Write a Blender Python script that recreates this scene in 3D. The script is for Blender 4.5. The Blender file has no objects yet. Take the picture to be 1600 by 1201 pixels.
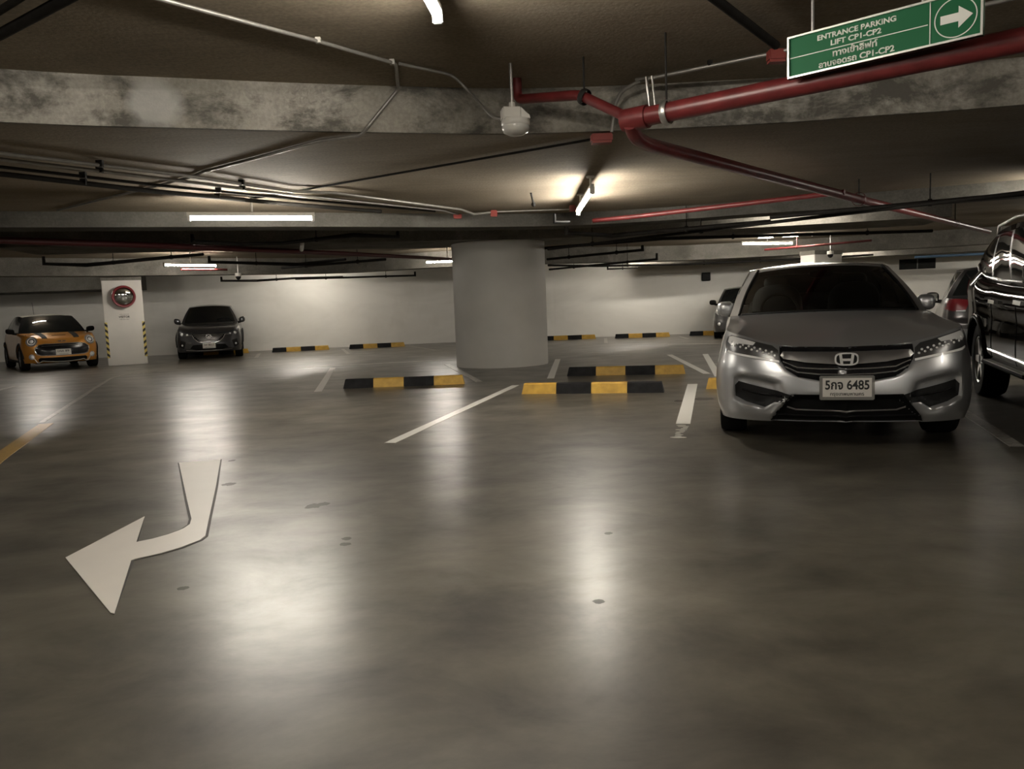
import bpy, bmesh, math, random
from mathutils import Vector, Matrix
from mathutils.bvhtree import BVHTree

random.seed(7)
SC = bpy.context.scene
COL = SC.collection
PI = math.pi

# ------------------------------------------------------------------ camera
cam_d = bpy.data.cameras.new('camera')
cam = bpy.data.objects.new('camera', cam_d)
COL.objects.link(cam)
cam_d.sensor_fit = 'HORIZONTAL'
cam_d.sensor_width = 36.0
cam_d.lens = 36.0 * 1209.0 / 1600.0
cam_d.clip_start = 0.05
cam_d.clip_end = 200
_p, _r = math.radians(5.77), math.radians(2.2)
_f = Vector((0, math.cos(_p), -math.sin(_p)))
_u = Vector((0, math.sin(_p), math.cos(_p)))
_x = Vector((1, 0, 0))
_xr = _x * math.cos(_r) - _u * math.sin(_r)
_ur = _x * math.sin(_r) + _u * math.cos(_r)
M = Matrix((_xr, _ur, -_f)).transposed().to_4x4()
M.translation = Vector((0, 0, 1.14))
cam.matrix_world = M
SC.camera = cam

# ------------------------------------------------------------------ world and exposure
world = bpy.data.worlds.new('world')
SC.world = world
world.use_nodes = True
bg = world.node_tree.nodes['Background']
bg.inputs[0].default_value = (0.9, 0.85, 0.78, 1)
bg.inputs[1].default_value = 0.0
SC.view_settings.view_transform = 'Standard'
SC.view_settings.look = 'None'
SC.view_settings.exposure = 1.15
SC.view_settings.gamma = 1.0
SC.view_settings.use_curve_mapping = False
try:
    SC.cycles.max_bounces = 10
    SC.cycles.diffuse_bounces = 6
    SC.cycles.glossy_bounces = 4
    SC.cycles.transparent_max_bounces = 12
    SC.cycles.use_denoising = True
    SC.cycles.sample_clamp_indirect = 6.0
    SC.cycles.caustics_reflective = False
    SC.cycles.caustics_refractive = False
except Exception:
    pass
TUBE = 110.0            # radiance of a lit fluorescent tube
TUBE_COL = (1.0, 0.93, 0.82)


# ------------------------------------------------------------------ materials
class NT:
    def __init__(self, m):
        self.t = m.node_tree
        self.n = self.t.nodes
        self.l = self.t.links
        self.b = self.n['Principled BSDF']

    def new(self, kind, **kw):
        nd = self.n.new(kind)
        for k, v in kw.items():
            setattr(nd, k, v)
        return nd

    def link(self, a, b):
        self.l.new(a, b)

    def coords(self, scale=(1, 1, 1), obj=True):
        tc = self.new('ShaderNodeTexCoord')
        mp = self.new('ShaderNodeMapping')
        mp.inputs['Scale'].default_value = scale
        self.link(tc.outputs['Object'], mp.inputs['Vector'])
        return mp.outputs['Vector']

    def noise(self, vec, scale, detail=4, rough=0.55, dist=0.0):
        nd = self.new('ShaderNodeTexNoise')
        nd.inputs['Scale'].default_value = scale
        nd.inputs['Detail'].default_value = detail
        nd.inputs['Roughness'].default_value = rough
        nd.inputs['Distortion'].default_value = dist
        self.link(vec, nd.inputs['Vector'])
        return nd.outputs['Fac']

    def ramp(self, fac, stops):
        nd = self.new('ShaderNodeValToRGB')
        e = nd.color_ramp.elements
        while len(e) < len(stops):
            e.new(0.5)
        for i, (p, c) in enumerate(stops):
            e[i].position = p
            e[i].color = (*c, 1) if len(c) == 3 else c
        self.link(fac, nd.inputs['Fac'])
        return nd.outputs['Color']

    def mix(self, fac, a, b, mode='MIX'):
        nd = self.new('ShaderNodeMix', data_type='RGBA', blend_type=mode)
        for s, v in ((0, fac), (6, a), (7, b)):
            if hasattr(v, 'links'):
                self.link(v, nd.inputs[s])
            elif s == 0:
                nd.inputs[s].default_value = v
            else:
                nd.inputs[s].default_value = (*v, 1)
        return nd.outputs[2]

    def math(self, op, a, b=0.0):
        nd = self.new('ShaderNodeMath', operation=op)
        for i, v in enumerate((a, b)):
            if hasattr(v, 'links'):
                self.link(v, nd.inputs[i])
            else:
                nd.inputs[i].default_value = v
        return nd.outputs[0]

    def bump(self, h, strength, dist=0.01):
        nd = self.new('ShaderNodeBump')
        nd.inputs['Strength'].default_value = strength
        nd.inputs['Distance'].default_value = dist
        self.link(h, nd.inputs['Height'])
        self.link(nd.outputs['Normal'], self.b.inputs['Normal'])


def mat(name, col=(0.5, 0.5, 0.5), rough=0.5, metal=0.0, coat=0.0, coat_rough=0.05, spec=0.5, vary=0.0, vscale=20):
    m = bpy.data.materials.new(name)
    m.use_nodes = True
    t = NT(m)
    b = t.b
    b.inputs['Base Color'].default_value = (*col, 1)
    b.inputs['Roughness'].default_value = rough
    b.inputs['Metallic'].default_value = metal
    b.inputs['Coat Weight'].default_value = coat
    b.inputs['Coat Roughness'].default_value = coat_rough
    b.inputs['Specular IOR Level'].default_value = spec
    if vary:
        f = t.noise(t.coords(), vscale, 4)
        c = t.ramp(f, [(0.3, tuple(x * (1 - vary) for x in col)), (0.7, tuple(min(1, x * (1 + vary)) for x in col))])
        t.link(c, b.inputs['Base Color'])
    return m


def emit_mat(name, col, strength):
    m = bpy.data.materials.new(name)
    m.use_nodes = True
    b = m.node_tree.nodes['Principled BSDF']
    b.inputs['Base Color'].default_value = (0.9, 0.9, 0.9, 1)
    b.inputs['Emission Color'].default_value = (*col, 1)
    b.inputs['Emission Strength'].default_value = strength
    return m


def glass_mat(name, tint, gloss=0.12):
    """Thin tinted pane: a tinted see-through sheet with a mirror-like surface."""
    m = bpy.data.materials.new(name)
    m.use_nodes = True
    t = m.node_tree
    t.nodes.remove(t.nodes['Principled BSDF'])
    out = t.nodes['Material Output']
    tr = t.nodes.new('ShaderNodeBsdfTransparent')
    tr.inputs['Color'].default_value = (*tint, 1)
    gl = t.nodes.new('ShaderNodeBsdfGlossy')
    gl.inputs['Roughness'].default_value = 0.03
    gl.inputs['Color'].default_value = (0.9, 0.9, 0.9, 1)
    fr = t.nodes.new('ShaderNodeFresnel')
    fr.inputs['IOR'].default_value = 1.45
    mx = t.nodes.new('ShaderNodeMixShader')
    t.links.new(fr.outputs[0], mx.inputs[0])
    t.links.new(tr.outputs[0], mx.inputs[1])
    t.links.new(gl.outputs[0], mx.inputs[2])
    t.links.new(mx.outputs[0], out.inputs['Surface'])
    return m


def concrete(name, c0, c1, c2, scale=1.2, stretch=(1, 1, 1), rough=0.85, lines=0.0, stain=0.0, bump=0.25, patch=None):
    m = mat(name, c1, rough, spec=0.25)
    t = NT(m)
    v = t.coords(stretch)
    a = t.noise(v, scale, 6, 0.6, 0.4)
    col = t.ramp(a, [(0.3, c0), (0.52, c1), (0.72, c2)])
    fine = t.noise(t.coords(), 40, 3)
    col = t.mix(0.22, col, t.ramp(fine, [(0.35, (0.2, 0.19, 0.17)), (0.7, (0.85, 0.82, 0.78))]), 'OVERLAY')
    if stain:
        s = t.noise(t.coords((0.9, 0.9, 1.6)), 1.9, 6, 0.72, 0.25)
        sm = t.ramp(s, [(0.47, (0, 0, 0)), (0.60, (1, 1, 1))])
        col = t.mix(t.math('MULTIPLY', sm, stain), col, tuple(x * 0.45 for x in c0))
        s2 = t.noise(t.coords((1.3, 1.3, 0.8)), 1.6, 6, 0.7, 0.2)
        sm2 = t.ramp(s2, [(0.56, (0, 0, 0)), (0.68, (1, 1, 1))])
        col = t.mix(t.math('MULTIPLY', sm2, 0.45), col, tuple(min(1, x * 1.25) for x in c2))
    if patch:
        # a pale filled repair with a soft, irregular outline
        tc = t.new('ShaderNodeTexCoord')
        d = t.new('ShaderNodeVectorMath', operation='DISTANCE')
        t.link(tc.outputs['Object'], d.inputs[0])
        d.inputs[1].default_value = patch[0]
        dd = t.math('ADD', d.outputs['Value'], t.math('MULTIPLY', t.math('SUBTRACT', t.noise(t.coords(), 5, 4, 0.6), 0.5), 0.2))
        k = t.ramp(dd, [(patch[1] * 0.55, (1, 1, 1)), (patch[1], (0, 0, 0))])
        col = t.mix(t.math('MULTIPLY', k, 0.75), col, (0.50, 0.49, 0.46))
    if lines:
        w = t.noise(t.coords((0.35, 7, 1)), 3.0, 3, 0.6)
        col = t.mix(lines, col, t.ramp(w, [(0.35, (0.25, 0.23, 0.21)), (0.65, (0.75, 0.72, 0.68))]), 'OVERLAY')
    t.link(col, t.b.inputs['Base Color'])
    t.bump(fine, bump, 0.01)
    return m


def floor_material():
    m = mat('polished_epoxy_floor', (0.15, 0.135, 0.11), 0.3)
    t = NT(m)
    big = t.noise(t.coords((0.5, 0.8, 1)), 0.55, 5, 0.6, 0.3)
    mid = t.noise(t.coords((0.8, 1.1, 1)), 1.8, 8, 0.66, 0.3)
    col = t.ramp(big, [(0.3, (0.060, 0.053, 0.040)), (0.5, (0.082, 0.073, 0.056)), (0.72, (0.112, 0.102, 0.080))])
    mm = t.ramp(mid, [(0.30, (0.12, 0.115, 0.105)), (0.70, (0.95, 0.94, 0.92))])
    col = t.mix(0.8, col, mm, 'OVERLAY')
    sc = t.noise(t.coords((0.8, 2.6, 1)), 2.4, 4, 0.55, 0.2)
    scm = t.ramp(sc, [(0.52, (0, 0, 0)), (0.78, (1, 1, 1))])
    col = t.mix(t.math('MULTIPLY', scm, 0.3), col, (0.07, 0.063, 0.052))
    # a few round oil spots where the photograph shows them
    tc = t.new('ShaderNodeTexCoord')
    wob = t.noise(t.coords(), 14, 4, 0.7)
    spots = 0.0
    for (sx, sy, rad) in ((-1.21, 4.53, .05), (-1.16, 4.57, .04), (-0.87, 3.83, .03), (-0.86, 3.74, .028), (-1.43, 3.2, .022), (-1.97, 5.22, .045), (-2.26, 6.1, .03), (0.45, 3.75, .02), (0.3, 2.87, .02), (2.2, 8.8, .12), (1.9, 8.7, .08)):
        d = t.new('ShaderNodeVectorMath', operation='DISTANCE')
        t.link(tc.outputs['Object'], d.inputs[0])
        d.inputs[1].default_value = (sx, sy, 0)
        dd = t.math('ADD', d.outputs['Value'], t.math('MULTIPLY', t.math('SUBTRACT', wob, 0.5), rad * 2.2))
        k = t.math('LESS_THAN', dd, rad)
        spots = t.math('MAXIMUM', k, spots)
    col = t.mix(t.math('MULTIPLY', spots, 0.7), col, (0.025, 0.021, 0.018))
    t.link(t.math('MULTIPLY', t.ramp(mid, [(0.28, (0.5,) * 3), (0.72, (0.95,) * 3)]), t.math('SUBTRACT', 1.0, t.math('MULTIPLY', spots, 0.85))), t.b.inputs['Coat Weight'])
    t.link(col, t.b.inputs['Base Color'])
    t.b.inputs['Roughness'].default_value = 0.46
    t.b.inputs['Specular IOR Level'].default_value = 0.4
    t.b.inputs['Coat IOR'].default_value = 1.5
    t.b.inputs['Coat Roughness'].default_value = 0.29
    wv = t.noise(t.coords((0.6, 1.3, 1)), 0.9, 2, 0.4, 0.1)
    fine = t.noise(t.coords(), 55, 2)
    h = t.math('ADD', t.math('MULTIPLY', wv, 1.0), t.math('MULTIPLY', fine, 0.02))
    t.bump(h, 0.06, 0.02)
    return m


def wall_material():
    m = mat('white_painted_wall', (0.7, 0.68, 0.63), 0.6, spec=0.3)
    t = NT(m)
    a = t.noise(t.coords((0.3, 0.3, 0.9)), 1.0, 5, 0.6, 0.5)
    col = t.ramp(a, [(0.3, (0.70, 0.68, 0.63)), (0.6, (0.82, 0.80, 0.75))])
    b = t.noise(t.coords((0.5, 0.5, 0.25)), 1.3, 4, 0.6)
    bm = t.ramp(b, [(0.55, (0, 0, 0)), (0.7, (1, 1, 1))])
    col = t.mix(t.math('MULTIPLY', bm, 0.25), col, (0.5, 0.47, 0.40))
    t.link(col, t.b.inputs['Base Color'])
    return m


def paint_line_material(name, col, worn):
    m = mat(name, col, 0.5, spec=0.4)
    t = NT(m)
    n = t.noise(t.coords((3, 3, 1)), 4.5, 6, 0.75, 0.6)
    k = t.ramp(n, [(worn - 0.07, (1, 1, 1)), (worn + 0.07, (0, 0, 0))])
    c = t.mix(k, col, (0.13, 0.118, 0.095))
    t.link(c, t.b.inputs['Base Color'])
    t.b.inputs['Coat Weight'].default_value = 0.7
    t.b.inputs['Coat Roughness'].default_value = 0.3
    return m


def stripe_material(name, size):
    """diagonal black and yellow hazard tape"""
    m = mat(name, (0.75, 0.6, 0.12), 0.5)
    t = NT(m)
    tc = t.new('ShaderNodeTexCoord')
    sep = t.new('ShaderNodeSeparateXYZ')
    t.link(tc.outputs['Object'], sep.inputs[0])
    s = t.math('ADD', sep.outputs['Z'], t.math('MULTIPLY', sep.outputs['X'], size))
    w = t.math('FRACT', t.math('DIVIDE', s, 0.155))
    k = t.math('LESS_THAN', w, 0.46)
    t.link(t.mix(k, (0.72, 0.58, 0.16), (0.02, 0.017, 0.012)), t.b.inputs['Base Color'])
    return m


MT = {
    'floor': floor_material(),
    'wall': wall_material(),
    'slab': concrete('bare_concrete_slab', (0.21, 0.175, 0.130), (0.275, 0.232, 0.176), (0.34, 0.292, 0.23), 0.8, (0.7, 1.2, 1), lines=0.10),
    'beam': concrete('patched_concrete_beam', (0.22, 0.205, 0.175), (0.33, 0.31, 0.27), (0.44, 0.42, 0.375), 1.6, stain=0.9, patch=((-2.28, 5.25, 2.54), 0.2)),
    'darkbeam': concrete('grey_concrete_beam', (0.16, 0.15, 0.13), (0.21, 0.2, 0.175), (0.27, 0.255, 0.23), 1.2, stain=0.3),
    'shadedbeam': concrete('shaded_concrete_beam', (0.085, 0.08, 0.07), (0.115, 0.11, 0.097), (0.15, 0.145, 0.13), 1.2, stain=0.3),  # grey beam concrete darkened; the shade is put into its colour
    'column': mat('grey_white_column_paint', (0.64, 0.62, 0.575), 0.6, vary=0.05, vscale=1.5),
    'pillar': mat('white_pillar_paint', (0.76, 0.73, 0.68), 0.6, vary=0.04, vscale=2),
    'red': mat('red_pipe_paint', (0.125, 0.017, 0.017), 0.38, vary=0.25, vscale=9),
    'redbox': mat('red_junction_box_paint', (0.26, 0.045, 0.035), 0.5),
    'darkred': mat('dark_red_pipe_paint', (0.085, 0.018, 0.018), 0.45),
    'black_pipe': mat('dark_pipe_paint', (0.022, 0.020, 0.018), 0.7, spec=0.1, vary=0.2, vscale=12),
    'blue': mat('blue_pipe_paint', (0.10, 0.18, 0.30), 0.5),
    'conduit': mat('galvanised_conduit', (0.30, 0.285, 0.26), 0.4, 0.5, vary=0.15, vscale=14),
    'steel': mat('zinc_steel', (0.55, 0.53, 0.5), 0.35, 0.9),
    'offwhite': mat('off_white_plastic', (0.62, 0.60, 0.55), 0.35),
    'lens': mat('pale_dome_plastic', (0.55, 0.54, 0.50), 0.2),
    'housing': mat('white_enamel_housing', (0.75, 0.74, 0.70), 0.4),
    'black': mat('matt_black', (0.006, 0.006, 0.006), 0.7, spec=0.1),
    'tube': emit_mat('lit_fluorescent_tube', TUBE_COL, TUBE),
    'line': paint_line_material('worn_white_line_paint', (0.80, 0.78, 0.72), 0.28),
    'faint': paint_line_material('faded_line_paint', (0.42, 0.40, 0.35), 0.44),
    'yellow_line': paint_line_material('worn_yellow_line_paint', (0.40, 0.25, 0.07), 0.38),
    'arrow': mat('white_arrow_paint', (0.74, 0.70, 0.64), 0.45, coat=0.5, coat_rough=0.42, vary=0.03, vscale=3),
    'arrow_edge': mat('dark_arrow_edge', (0.035, 0.03, 0.026), 0.6),
    'stop_black': mat('black_stop_paint', (0.012, 0.012, 0.013), 0.7, spec=0.15, vary=0.4, vscale=9),
    'stop_yellow': mat('yellow_stop_paint', (0.52, 0.31, 0.045), 0.55, vary=0.18, vscale=9),
    'sign_green': mat('green_sign_face', (0.010, 0.105, 0.040), 0.6, spec=0.2),
    'sign_white': mat('white_sign_vinyl', (0.72, 0.72, 0.66), 0.4),
    'alu': mat('aluminium_frame', (0.62, 0.62, 0.58), 0.35, 0.6),
    'mirror': mat('convex_mirror_glass', (0.72, 0.74, 0.72), 0.04, 1.0),
    'mirror_rim': mat('red_mirror_rim', (0.20, 0.02, 0.025), 0.35),
    'hazard_l': stripe_material('hazard_tape_left', 0.9),
    'hazard_r': stripe_material('hazard_tape_right', -0.9),
    'ink': mat('black_lettering', (0.02, 0.02, 0.02), 0.5),
    'grey_ink': mat('grey_lettering', (0.33, 0.31, 0.28), 0.5),
    # cars
    'silver': mat('silver_metallic_paint', (0.50, 0.51, 0.52), 0.32, 0.75, coat=0.9),
    'graphite': mat('dark_grey_metallic_paint', (0.055, 0.055, 0.058), 0.35, 0.6, coat=0.9),
    'brownblack': mat('black_brown_metallic_paint', (0.012, 0.010, 0.009), 0.5, 0.0, spec=0.0, coat=0.32, coat_rough=0.02),
    'orange': mat('orange_metallic_paint', (0.55, 0.235, 0.035), 0.35, 0.3, coat=0.9),
    'cream_roof': mat('silver_white_roof_paint', (0.55, 0.52, 0.45), 0.3, 0.3, coat=0.8),
    'greysedan': mat('grey_metallic_paint', (0.16, 0.16, 0.16), 0.3, 0.7, coat=0.9),
    'hatch': mat('dark_hatch_paint', (0.02, 0.018, 0.018), 0.3, 0.2, coat=0.5),
    'chrome': mat('chrome', (0.88, 0.88, 0.88), 0.2, 0.9),
    'smoke_chrome': mat('smoked_chrome_bar', (0.36, 0.35, 0.34), 0.33, 0.9),
    'gloss_black': mat('gloss_black_trim', (0.008, 0.008, 0.009), 0.2, spec=0.35),
    'trim': mat('black_plastic_trim', (0.010, 0.010, 0.010), 0.6, spec=0.2),
    'rubber': mat('tyre_rubber', (0.011, 0.011, 0.011), 0.8, spec=0.15),
    'rim': mat('alloy_rim', (0.40, 0.40, 0.39), 0.3, 0.9),
    'darkrim': mat('dark_alloy_rim', (0.12, 0.12, 0.12), 0.35, 0.8),
    'lamp_dark': mat('headlamp_bowl', (0.10, 0.10, 0.10), 0.28, 0.7),
    'lamp_clear': mat('clear_lamp_lens', (0.85, 0.85, 0.84), 0.25, 0.25, coat=0.5),
    'tail_red': mat('red_tail_lens', (0.12, 0.006, 0.009), 0.3, spec=0.3),
    'tinted': mat('dark_tinted_window', (0.008, 0.009, 0.009), 0.04, spec=0.4),
    'glass': glass_mat('tinted_windscreen_glass', (0.62, 0.63, 0.60)),
    'seat': mat('dark_seat_cloth', (0.02, 0.02, 0.02), 0.8),
    'bright_strip': mat('bright_lamp_strip', (0.92, 0.92, 0.9), 0.3, coat=0.5),
    'plate': mat('white_number_plate', (0.66, 0.63, 0.58), 0.45),
    'plate_frame': mat('grey_plate_frame', (0.22, 0.215, 0.20), 0.35, 0.5),
    'vent': mat('black_louvre', (0.012, 0.012, 0.012), 0.6),
}


# ------------------------------------------------------------------ mesh helpers
class MB:
    """collects vertices and faces of ONE mesh"""

    def __init__(self):
        self.v, self.f, self.mi = [], [], []

    def add(self, vs, fs, mi=0):
        o = len(self.v)
        self.v += [tuple(p) for p in vs]
        for f in fs:
            self.f.append([i + o for i in f])
            self.mi.append(mi)
        return self

    def box(self, c, s, rz=0.0, mi=0, taper=1.0, m=None):
        hx, hy, hz = s[0] / 2, s[1] / 2, s[2] / 2
        pts = []
        for z, k in ((-hz, 1.0), (hz, taper)):
            for x, y in ((-hx, -hy), (hx, -hy), (hx, hy), (-hx, hy)):
                p = Vector((x * k, y * k, z))
                if m is not None:
                    p = m @ p
                else:
                    p = Vector((p.x * math.cos(rz) - p.y * math.sin(rz), p.x * math.sin(rz) + p.y * math.cos(rz), p.z))
                pts.append(p + Vector(c))
        return self.add(pts, [(3, 2, 1, 0), (4, 5, 6, 7), (0, 1, 5, 4), (1, 2, 6, 5), (2, 3, 7, 6), (3, 0, 4, 7)], mi)

    def tube(self, pts, r, n=10, mi=0, caps=True):
        pts = [Vector(p) for p in pts]
        rs = r if isinstance(r, (list, tuple)) else [r] * len(pts)
        d0 = (pts[1] - pts[0]).normalized()
        up = Vector((0, 0, 1)) if abs(d0.z) < 0.9 else Vector((1, 0, 0))
        rings = []
        for i, p in enumerate(pts):
            a = (pts[i] - pts[i - 1]).normalized() if i else d0
            b = (pts[i + 1] - pts[i]).normalized() if i < len(pts) - 1 else a
            t = (a + b)
            t = t.normalized() if t.length > 1e-6 else a
            x = t.cross(up)
            if x.length < 1e-4:
                x = t.cross(Vector((1, 0, 0)))
            x.normalize()
            y = x.cross(t).normalized()
            up = y
            k = min(1.0 / max(0.35, math.sqrt(max(0.0, (1 + a.dot(b)) / 2))), 1.6)
            rings.append([p + (x * math.cos(2 * PI * j / n) + y * math.sin(2 * PI * j / n)) * rs[i] * (k if 0 < i < len(pts) - 1 else 1) for j in range(n)])
        vs = [q for ring in rings for q in ring]
        fs = []
        for i in range(len(pts) - 1):
            for j in range(n):
                k = (j + 1) % n
                fs.append((i * n + j, i * n + k, (i + 1) * n + k, (i + 1) * n + j))
        if caps:
            fs.append(tuple(range(n))[::-1])
            fs.append(tuple((len(pts) - 1) * n + j for j in range(n)))
        return self.add(vs, fs, mi)

    def lathe(self, prof, n=32, mi=0, m=None):
        """prof: (radius, height) about local Z"""
        vs, fs = [], []
        for (r, z) in prof:
            for j in range(n):
                p = Vector((r * math.cos(2 * PI * j / n), r * math.sin(2 * PI * j / n), z))
                vs.append(m @ p if m is not None else p)
        for i in range(len(prof) - 1):
            for j in range(n):
                k = (j + 1) % n
                fs.append((i * n + j, i * n + k, (i + 1) * n + k, (i + 1) * n + j))
        return self.add(vs, fs, mi)

    def prism(self, poly, z0, z1, mi=0, m=None):
        """poly (x, y) counter-clockwise, extruded in local Z"""
        n = len(poly)
        vs = [Vector((x, y, z0)) for x, y in poly] + [Vector((x, y, z1)) for x, y in poly]
        if m is not None:
            vs = [m @ p for p in vs]
        fs = [tuple(range(n))[::-1], tuple(range(n, 2 * n))]
        fs += [(i, (i + 1) % n, n + (i + 1) % n, n + i) for i in range(n)]
        return self.add(vs, fs, mi)

    def grid(self, rows, mi=0, flip=False):
        nr, nc = len(rows), len(rows[0])
        vs = [p for r in rows for p in r]
        fs = []
        for i in range(nr - 1):
            for j in range(nc - 1):
                f = (i * nc + j, i * nc + j + 1, (i + 1) * nc + j + 1, (i + 1) * nc + j)
                fs.append(f[::-1] if flip else f)
        return self.add(vs, fs, mi)

    def superball(self, c, s, e=2.6, n=20, mi=0, m=None):
        vs, fs = [], []
        sg = lambda a: math.copysign(abs(a) ** (2 / e), a)
        for i in range(n // 2 + 1):
            ph = -PI / 2 + PI * i / (n // 2)
            for j in range(n):
                th = 2 * PI * j / n
                p = Vector((s[0] * sg(math.cos(ph)) * sg(math.cos(th)), s[1] * sg(math.cos(ph)) * sg(math.sin(th)), s[2] * sg(math.sin(ph))))
                if m is not None:
                    p = m @ p
                vs.append(p + Vector(c))
        for i in range(n // 2):
            for j in range(n):
                k = (j + 1) % n
                fs.append((i * n + j, i * n + k, (i + 1) * n + k, (i + 1) * n + j))
        return self.add(vs, fs, mi)

    def build(self, name, mats, parent=None, smooth=None, weld=False, bevel=0.0):
        me = bpy.data.meshes.new(name)
        me.from_pydata(self.v, [], self.f)
        mats = mats if isinstance(mats, (list, tuple)) else [mats]
        for m in mats:
            me.materials.append(m)
        me.polygons.foreach_set('material_index', self.mi)
        bm = bmesh.new()
        bm.from_mesh(me)
        if weld:
            bmesh.ops.remove_doubles(bm, verts=bm.verts, dist=1e-4)
        bmesh.ops.dissolve_degenerate(bm, edges=bm.edges, dist=1e-6)
        bmesh.ops.recalc_face_normals(bm, faces=bm.faces)
        if bevel:
            es = [e for e in bm.edges if len(e.link_faces) == 2 and e.calc_face_angle(0) > 0.5]
            bmesh.ops.bevel(bm, geom=es, offset=bevel, segments=2, affect='EDGES', clamp_overlap=True)
        bm.to_mesh(me)
        bm.free()
        if smooth is not None:
            me.polygons.foreach_set('use_smooth', [True] * len(me.polygons))
            me.set_sharp_from_angle(angle=math.radians(smooth))
        me.update()
        o = bpy.data.objects.new(name, me)
        COL.objects.link(o)
        if parent is not None:
            o.parent = parent
        return o


def tag(o, label=None, cat=None, group=None, kind=None):
    if label:
        o['label'] = label
    if cat:
        o['category'] = cat
    if group:
        o['group'] = group
    if kind:
        o['kind'] = kind
    return o


def empty(name, loc=(0, 0, 0), rz=0.0):
    o = bpy.data.objects.new(name, None)
    o.location = loc
    o.rotation_euler = (0, 0, rz)
    o.empty_display_size = 0.2
    COL.objects.link(o)
    return o


def structure(o, label=None):
    o['kind'] = 'structure'
    if label:
        o['label'] = label
    return o


def lettering(name, body, height, m, parent=None, mat4=None, width=None, bold=0.0, depth=0.002, align='CENTER'):
    """text converted to mesh, lying in local XY, letters `height` tall (ink height), optionally fitted to a width"""
    cu = bpy.data.curves.new(name, 'FONT')
    cu.body = body
    cu.size = 1.0
    cu.align_x = 'CENTER'
    cu.offset = bold
    cu.extrude = 0.0
    tmp = bpy.data.objects.new(name + '_tmp', cu)
    COL.objects.link(tmp)
    bpy.context.view_layer.update()
    me = bpy.data.meshes.new_from_object(tmp.evaluated_get(bpy.context.evaluated_depsgraph_get()))
    bpy.data.objects.remove(tmp)
    xs = [v.co.x for v in me.vertices]
    ys = [v.co.y for v in me.vertices]
    sy = height / max(1e-6, max(ys) - min(ys))
    sx = sy if width is None else width / (max(xs) - min(xs))
    cx, cy = (max(xs) + min(xs)) / 2, (max(ys) + min(ys)) / 2
    for v in me.vertices:
        v.co = Vector(((v.co.x - cx) * sx, (v.co.y - cy) * sy, 0))
    bm = bmesh.new()
    bm.from_mesh(me)
    r = bmesh.ops.extrude_face_region(bm, geom=bm.faces[:])
    bmesh.ops.translate(bm, vec=(0, 0, depth), verts=[g for g in r['geom'] if isinstance(g, bmesh.types.BMVert)])
    bmesh.ops.recalc_face_normals(bm, faces=bm.faces)
    bm.to_mesh(me)
    bm.free()
    me.name = name
    me.materials.clear()
    me.materials.append(m)
    o = bpy.data.objects.new(name, me)
    COL.objects.link(o)
    if parent is not None:
        o.parent = parent
    if mat4 is not None:
        o.matrix_basis = mat4
    return o


def frame(origin, xdir, ydir):
    """matrix whose local X, Y run along xdir, ydir"""
    x = Vector(xdir).normalized()
    y = Vector(ydir)
    y = (y - x * y.dot(x)).normalized()
    z = x.cross(y)
    m = Matrix((x, y, z)).transposed().to_4x4()
    m.translation = Vector(origin)
    return m


# ------------------------------------------------------------------ cars
def pchip(keys):
    xs = [k[0] for k in keys]
    ys = [k[1] for k in keys]
    n = len(xs)
    if n == 1:
        return lambda x: ys[0]
    d = [(ys[i + 1] - ys[i]) / (xs[i + 1] - xs[i]) for i in range(n - 1)]
    m = [d[0]] + [0.0 if d[i - 1] * d[i] <= 0 else 2 / (1 / d[i - 1] + 1 / d[i]) for i in range(1, n - 1)] + [d[-1]]

    def f(x):
        if x <= xs[0]:
            return ys[0]
        if x >= xs[-1]:
            return ys[-1]
        i = 0
        while x > xs[i + 1]:
            i += 1
        h = xs[i + 1] - xs[i]
        t = (x - xs[i]) / h
        return (ys[i] * (1 + 2 * t) * (1 - t) ** 2 + m[i] * h * t * (1 - t) ** 2 + ys[i + 1] * t * t * (3 - 2 * t) + m[i + 1] * h * t * t * (t - 1))
    return f


def sstep(a, b, x):
    t = max(0.0, min(1.0, (x - a) / (b - a)))
    return t * t * (3 - 2 * t)


def poly_sd(poly, x, y):
    """signed distance to a polygon, positive inside"""
    ins, dm = False, 1e9
    n = len(poly)
    for i in range(n):
        (x0, y0), (x1, y1) = poly[i], poly[(i + 1) % n]
        if (y0 > y) != (y1 > y) and x < (x1 - x0) * (y - y0) / (y1 - y0) + x0:
            ins = not ins
        ex, ey = x1 - x0, y1 - y0
        t = max(0, min(1, ((x - x0) * ex + (y - y0) * ey) / (ex * ex + ey * ey + 1e-12)))
        dm = min(dm, math.hypot(x - x0 - t * ex, y - y0 - t * ey))
    return dm if ins else -dm


def coons(bot, top, left, right):
    n, m = len(bot), len(left)
    rows = []
    for j in range(m):
        v = j / (m - 1)
        row = []
        for i in range(n):
            u = i / (n - 1)
            a = u * u * (3 - 2 * u) * 0.6 + u * 0.4
            p = (left[j] * (1 - a) + right[j] * a + bot[i] * (1 - v) + top[i] * v
                 - (bot[0] * (1 - a) + bot[-1] * a) * (1 - v) - (top[0] * (1 - a) + top[-1] * a) * v)
            row.append(p)
        rows.append(row)
    return rows


def resample(pts, n):
    L = [0]
    for a, b in zip(pts, pts[1:]):
        L.append(L[-1] + (b - a).length)
    out, k = [], 0
    for i in range(n):
        s = L[-1] * i / (n - 1)
        while k < len(pts) - 2 and L[k + 1] < s:
            k += 1
        t = (s - L[k]) / max(1e-9, L[k + 1] - L[k])
        out.append(pts[k].lerp(pts[k + 1], max(0, min(1, t))))
    return out


def mirrored(rows):
    return [[Vector((-p.x, p.y, p.z)) for p in r] for r in rows]


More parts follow.
